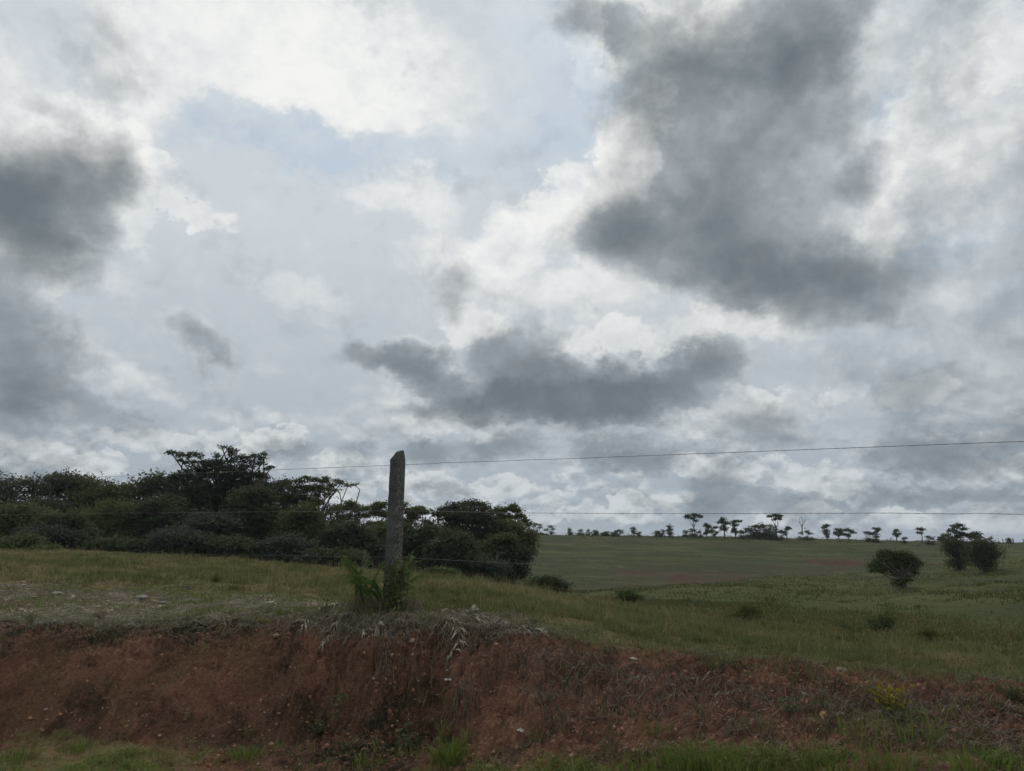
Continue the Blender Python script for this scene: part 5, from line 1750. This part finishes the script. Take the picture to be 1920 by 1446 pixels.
def build_weeds():
    g = np.random.default_rng(66)
    G = 'grass tufts on the bank and verge'
    for px, row, n, h, sp, w, mt, lab in (
        (845, 1428, 170, .17, .30, .007, M_LUSH, 'spiky green tuft at the foot of the bank, below the leafy weed'),
        (832, 1385, 30, .20, .12, .006, M_GRASS, 'thin upright grass tuft in front of the dark root tassel'),
        (875, 1398, 26, .22, .10, .006, M_GRASS, 'sparse upright blades right of the thin upright tuft'),
        (1310, 1436, 420, .15, .62, .006, M_LUSH, 'lush bright green grass clump at the bottom, right of the middle'),
        (1385, 1440, 340, .13, .60, .006, M_LUSH, 'spreading lush grass clump adjoining the brightest clump on its right'),
        (1220, 1446, 220, .10, .50, .006, M_LUSH, 'low lush grass clump adjoining the brightest clump on its left'),
        (1560, 1446, 200, .13, .5, .006, M_LUSH, 'green grass clump at the bottom edge with a yellow blade tip'),
        (1680, 1446, 130, .15, .4, .006, M_LUSH, 'grass clump at the bottom edge below the yellow leaved bush'),
        (1830, 1446, 150, .14, .5, .006, M_LUSH, 'grass clump in the bottom right corner'),
        (1075, 1440, 120, .12, .4, .006, M_LUSH, 'small low tuft at the bottom edge left of the lush clumps'),
        (1010, 1390, 36, .15, .2, .005, M_GRASS, 'thin yellow green tuft above the small low bottom tuft'),
        (1235, 1380, 60, .13, .22, .005, M_GRASS, 'thin tuft on red soil just above the lush clumps'),
        (1615, 1400, 14, .26, .30, .008, M_LUSH, 'broad leaning blades left of the yellow leaved bush'),
        (1700, 1410, 12, .28, .30, .008, M_LUSH, 'long arching blades crossing below the yellow leaved bush'),
        (1750, 1390, 10, .24, .2, .007, M_LUSH, 'tall narrow blades right of the yellow leaved bush'),
        (1540, 1245, 10, .20, .08, .006, M_GRASS, 'single upright stalks leaning over the right lip'),
        (460, 1420, 100, .10, .35, .006, M_LUSH, 'low green tuft at the foot of the left bank'),
        (150, 1410, 130, .10, .45, .006, M_LUSH, 'low green tuft in the left corner verge'),
        (30, 1425, 150, .12, .45, .006, M_LUSH, 'thick low grass at the very left bottom corner'),
        (395, 1440, 20, .16, .2, .006, M_GRASS, 'few long green blades at the bottom left of the middle'),
        (700, 1432, 120, .10, .4, .006, M_LUSH, 'small green tuft at the bottom edge straight below the root tassel'),
        (530, 1152, 120, .07, .25, .006, M_LUSH, 'bright green tuft on the shelf beside the yellow weed'),
        (570, 1146, 110, .07, .25, .006, M_LUSH, 'bright green tuft on the shelf left of the sapling'),
        (440, 1150, 90, .07, .25, .006, M_LUSH, 'green tuft in the middle of the stony shelf'),
        (790, 1140, 130, .09, .30, .006, M_LUSH, 'dark green tuft right of the foot of the post'),
        (470, 1385, 26, .15, .12, .005, M_GRASS, 'thin upright tuft on the dark lower part of the left bank'),
    ):
        p = hit(px, row, 3.5, 40)
        o = clump_mesh(g, n, h, sp, w, mat=mt)
        o.location = p
        o.rotation_euler = (0, 0, 0)
        tag(o, lab, 'grass tuft', G)

    leafy('yellow leaved bush low on the right bank', 1668, 1335, .15, 22, .026, M_YELLOW, 1, .9, 16, 'yellow_weed', 'weed')
    leafy('low bright yellow weed on the shelf at the left', 491, 1170, .05, 9, .020, M_YELLOW, 2, 2.2, 9, 'yellow_weed', 'weed')
    leafy('yellow weed cut by the bottom edge beside the lush clumps', 1378, 1444, .06, 7, .018, M_YELLOW, 3, 1.6, 8, 'yellow_weed', 'weed')
    leafy('tiny yellow weed next to the pale flat stone', 1606, 1259, .04, 5, .012, M_YELLOW, 4, 1.6, 6, 'yellow_weed', 'weed')
    leafy('tiny yellow weed on the shelf left of the brighter yellow one', 277, 1153, .04, 4, .014, M_YELLOW, 5, 1.5, 5, 'yellow_weed', 'weed')
    leafy('leafy green weed climbing the lower part of the post', 742, 1150, .48, 10, .05, M_LIGHT, 19, .16, 30, 'climbing_weed', 'weed')
    leafy('leafy weed with yellow green leaves left of the post foot, among the palm leaves', 690, 1142, .27, 5, .045, M_LIGHT, 20, .35, 12, 'leafy_weed', 'weed')
    leafy('upright green weed on the dark bank left of the root tassel', 632, 1350, .22, 4, .038, M_MID, 6, .25, 15, 'leafy_weed', 'weed')
    leafy('sprawling weed at the foot of the dark bank', 600, 1372, .12, 6, .035, M_MID, 7, 1.0, 9, 'leafy_weed', 'weed')
    leafy('broad leaved weed in front of the bank, left of the spiky tuft', 772, 1412, .16, 6, .05, M_MID, 8, .6, 10, 'leafy_weed', 'weed')
    leafy('yellow green weed on the bank at the picture middle', 1025, 1322, .14, 6, .022, M_LIGHT, 9, .8, 10, 'leafy_weed', 'weed')
    leafy('low weed spreading above the thin tuft right of the middle', 1060, 1290, .10, 5, .02, M_LIGHT, 10, 1.0, 9, 'leafy_weed', 'weed')
    leafy('green weed patch left of the round orange stone', 1490, 1335, .09, 14, .024, M_MID, 11, 1.6, 10, 'leafy_weed', 'weed')
    leafy('green weed patch below the yellow leaved bush', 1690, 1362, .09, 14, .024, M_MID, 12, 1.6, 10, 'leafy_weed', 'weed')
    leafy('dark green weed at the right edge of the picture', 1905, 1318, .14, 12, .028, M_MID, 13, 1.1, 12, 'leafy_weed', 'weed')
    leafy('dark weed on the left lip of the bank', 60, 1168, .10, 12, .02, M_MID, 14, 1.8, 10, 'leafy_weed', 'weed')
    leafy('dark weed hanging from the lip left of the tiny yellow weed', 190, 1160, .08, 9, .02, M_MID, 15, 1.5, 8, 'leafy_weed', 'weed')
    leafy('round dark leaved weed low between the root tassel and the broad leaved weed', 702, 1362, .10, 7, .028, M_BLUE, 16, .8, 10, 'leafy_weed', 'weed')
    leafy('sapling with yellow green leaves left of the palm plant', 615, 1150, .24, 3, .05, M_LIGHT, 17, .25, 7, 'sapling', 'sapling')

    # dry branched twig on the left bank
    p = hit(212, 1345, 3.5, 30)
    T = Tubes()
    for pts in ([(0, 0, 0), (.005, 0, .05), (-.01, 0, .09), (-.03, .01, .13)], [(.003, 0, .04), (.015, 0, .07), (.012, 0, .10)], [(0, 0, .02), (-.02, -.01, .03), (-.035, -.01, .05)]):
        T.add(pts, [.0022, .001], 4)
    o = T.build('twig', M_STRAW, attrs={'tone': [.9] * 3})
    o.location = p
    tag(o, 'pale dry branched twig standing on the left bank', 'twig')

    # scraps of white litter
    for i, (px, row, s, lab) in enumerate(((840, 1276, .045, 'bone white scrap on the bank left of the crooked root'), (1057, 1278, .026, 'small white scrap on the bank right of the white chip'),
                                           (978, 1371, .06, 'crumpled grey leaf scrap at the foot of the bank'), (838, 1258, .018, 'tiny white scrap just above the bone white one'))):
        q = np.random.default_rng(800 + i)
        p = hit(px, row, 3.5, 30)
        m_ = 7
        u, w = np.meshgrid(np.linspace(-1, 1, m_), np.linspace(-.45, .45, m_))
        z = fbm(u * 2 + i, w * 3, 1.2, 3, .5, 5) * .6
        V = np.column_stack([u.ravel(), w.ravel(), z.ravel() + .25]) * s * .55
        V[:, 1] *= (1.1 - abs(V[:, 0]) / s)
        ii, jj = np.meshgrid(range(m_ - 1), range(m_ - 1), indexing='ij')
        F = np.stack([ii * m_ + jj, ii * m_ + jj + 1, (ii + 1) * m_ + jj + 1, (ii + 1) * m_ + jj], -1).reshape(-1, 4)
        o = mesh_from('litter_scrap', V, F, M_SCRAP, attrs={'tone': np.full(len(V), .9)})
        sm = o.modifiers.new('thick', 'SOLIDIFY')
        sm.thickness = .002
        o.location = p
        o.rotation_euler = (.5, 0, q.uniform(-.5, .5))
        tag(o, lab, 'litter')

    # the palm-like plant round the foot of the post
    q = np.random.default_rng(901)
    p = POST_BASE + Vector((-.04, -.12, 0))
    p.z = hgt(p.x, p.y)
    rt = empty('young_palm', p, 'young palm with upright leaves growing against the foot of the post', 'palm')
    for i in range(24):
        t = (i + .5) / 24
        a = math.pi * (.02 + .96 * t) + math.pi + q.normal(0, .12)
        a = q.uniform(0, 2 * math.pi) if i % 3 == 0 else a
        bx = -.27 + .46 * q.uniform() if i % 3 else q.normal(0, .06)
        foot = np.array([bx, q.normal(0, .05), -.02])
        L = q.uniform(.30, .60)
        out = q.uniform(.5, 1.0) if i % 3 == 0 else q.uniform(.08, .6)
        s = np.linspace(0, 1, 12)
        R_ = L * out * s ** 1.4
        Zp = L * (s - .42 * out * s ** 2.6)
        sp = foot + np.stack([np.cos(a) * R_, np.sin(a) * R_ * .8, Zp], 1)
        T = Tubes()
        T.add(sp, [.007, .0018], 5)
        stalk = T.build('leaf_stalk', M_PALM, rt, attrs={'tone': [.4]})
        side = np.array([-math.sin(a), math.cos(a), 0])
        V, F3, F4, tn, n = [], [], [], [], 0
        for j in range(26):
            u = .30 + .70 * (j // 2 + q.uniform(0, .8)) / 13
            u = min(u, .99)
            sg = 1 if j % 2 else -1
            b = np.array([np.interp(u, s, sp[:, c]) for c in range(3)])
            tg = np.array([np.interp(min(1, u + .05), s, sp[:, c]) for c in range(3)]) - b
            tg /= np.linalg.norm(tg) + 1e-9
            l = L * .40 * math.sin(math.pi * min(.93, .25 + .75 * (u - .3) / .7)) * q.uniform(.7, 1.1)
            dr = tg * 1.0 + side * sg * .55 + q.normal(0, .08, 3)
            dr /= np.linalg.norm(dr)
            w = np.cross(dr, side * sg + tg * .2)
            w = w / (np.linalg.norm(w) + 1e-9) * .0050
            m_ = b + dr * l * .55
            e = b + dr * l + np.array([0, 0, -l * .32])
            V += [b - w * .5, b + w * .5, m_ + w, m_ - w, e]
            F4.append((n, n + 1, n + 2, n + 3))
            F3.append((n + 3, n + 2, n + 4))
            n += 5
            tn += [q.uniform(.1, 1)] * 5
        mesh_from('leaflets', V, [np.array(F4), np.array(F3)], M_PALM, stalk, attrs={'tone': tn})
        stalk.name = 'frond'
    # skirt of dead blades round its base
    cm = clump_mesh(q, 620, .20, .8, .005, lean=.7, mat=M_STRAW, name='dead_skirt', parent=rt, tone=(0, .55))
    cm.location = (-.02, .02, -.01)
    cm.scale = (1.25, .6, 1)
    cm = clump_mesh(q, 160, .16, .7, .004, lean=.9, mat=M_GRASS, name='grass_skirt', parent=rt)
    cm.location = (-.03, -.02, -.01)
    cm.scale = (1.2, .6, 1)


M_SCRAP = leaf_mat('pale_scrap', (.25, .24, .22), (.40, .39, .36), transl=.05)
build_weeds()


# ------------------------------------------------------------------ thin damp air
def build_haze():
    bm = bmesh.new()
    bmesh.ops.create_cube(bm, size=1)
    me = bpy.data.meshes.new('haze')
    bm.to_mesh(me)
    bm.free()
    o = bpy.data.objects.new('haze', me)
    C.objects.link(o)
    z0, z1 = -190.0, 16.0
    o.scale = (26000, 26000, z1 - z0)
    o.location = (0, 0, (z0 + z1) / 2)
    m = bpy.data.materials.new('haze')
    m.use_nodes = True
    t = m.node_tree
    t.nodes.clear()
    out = t.nodes.new('ShaderNodeOutputMaterial')
    v = t.nodes.new('ShaderNodeVolumePrincipled')
    v.inputs['Color'].default_value = (.80, .88, 1.0, 1)
    v.inputs['Density'].default_value = .0002
    v.inputs['Anisotropy'].default_value = .0
    t.links.new(v.outputs[0], out.inputs['Volume'])
    me.materials.append(m)
    tag(o, kind='stuff')


build_haze()
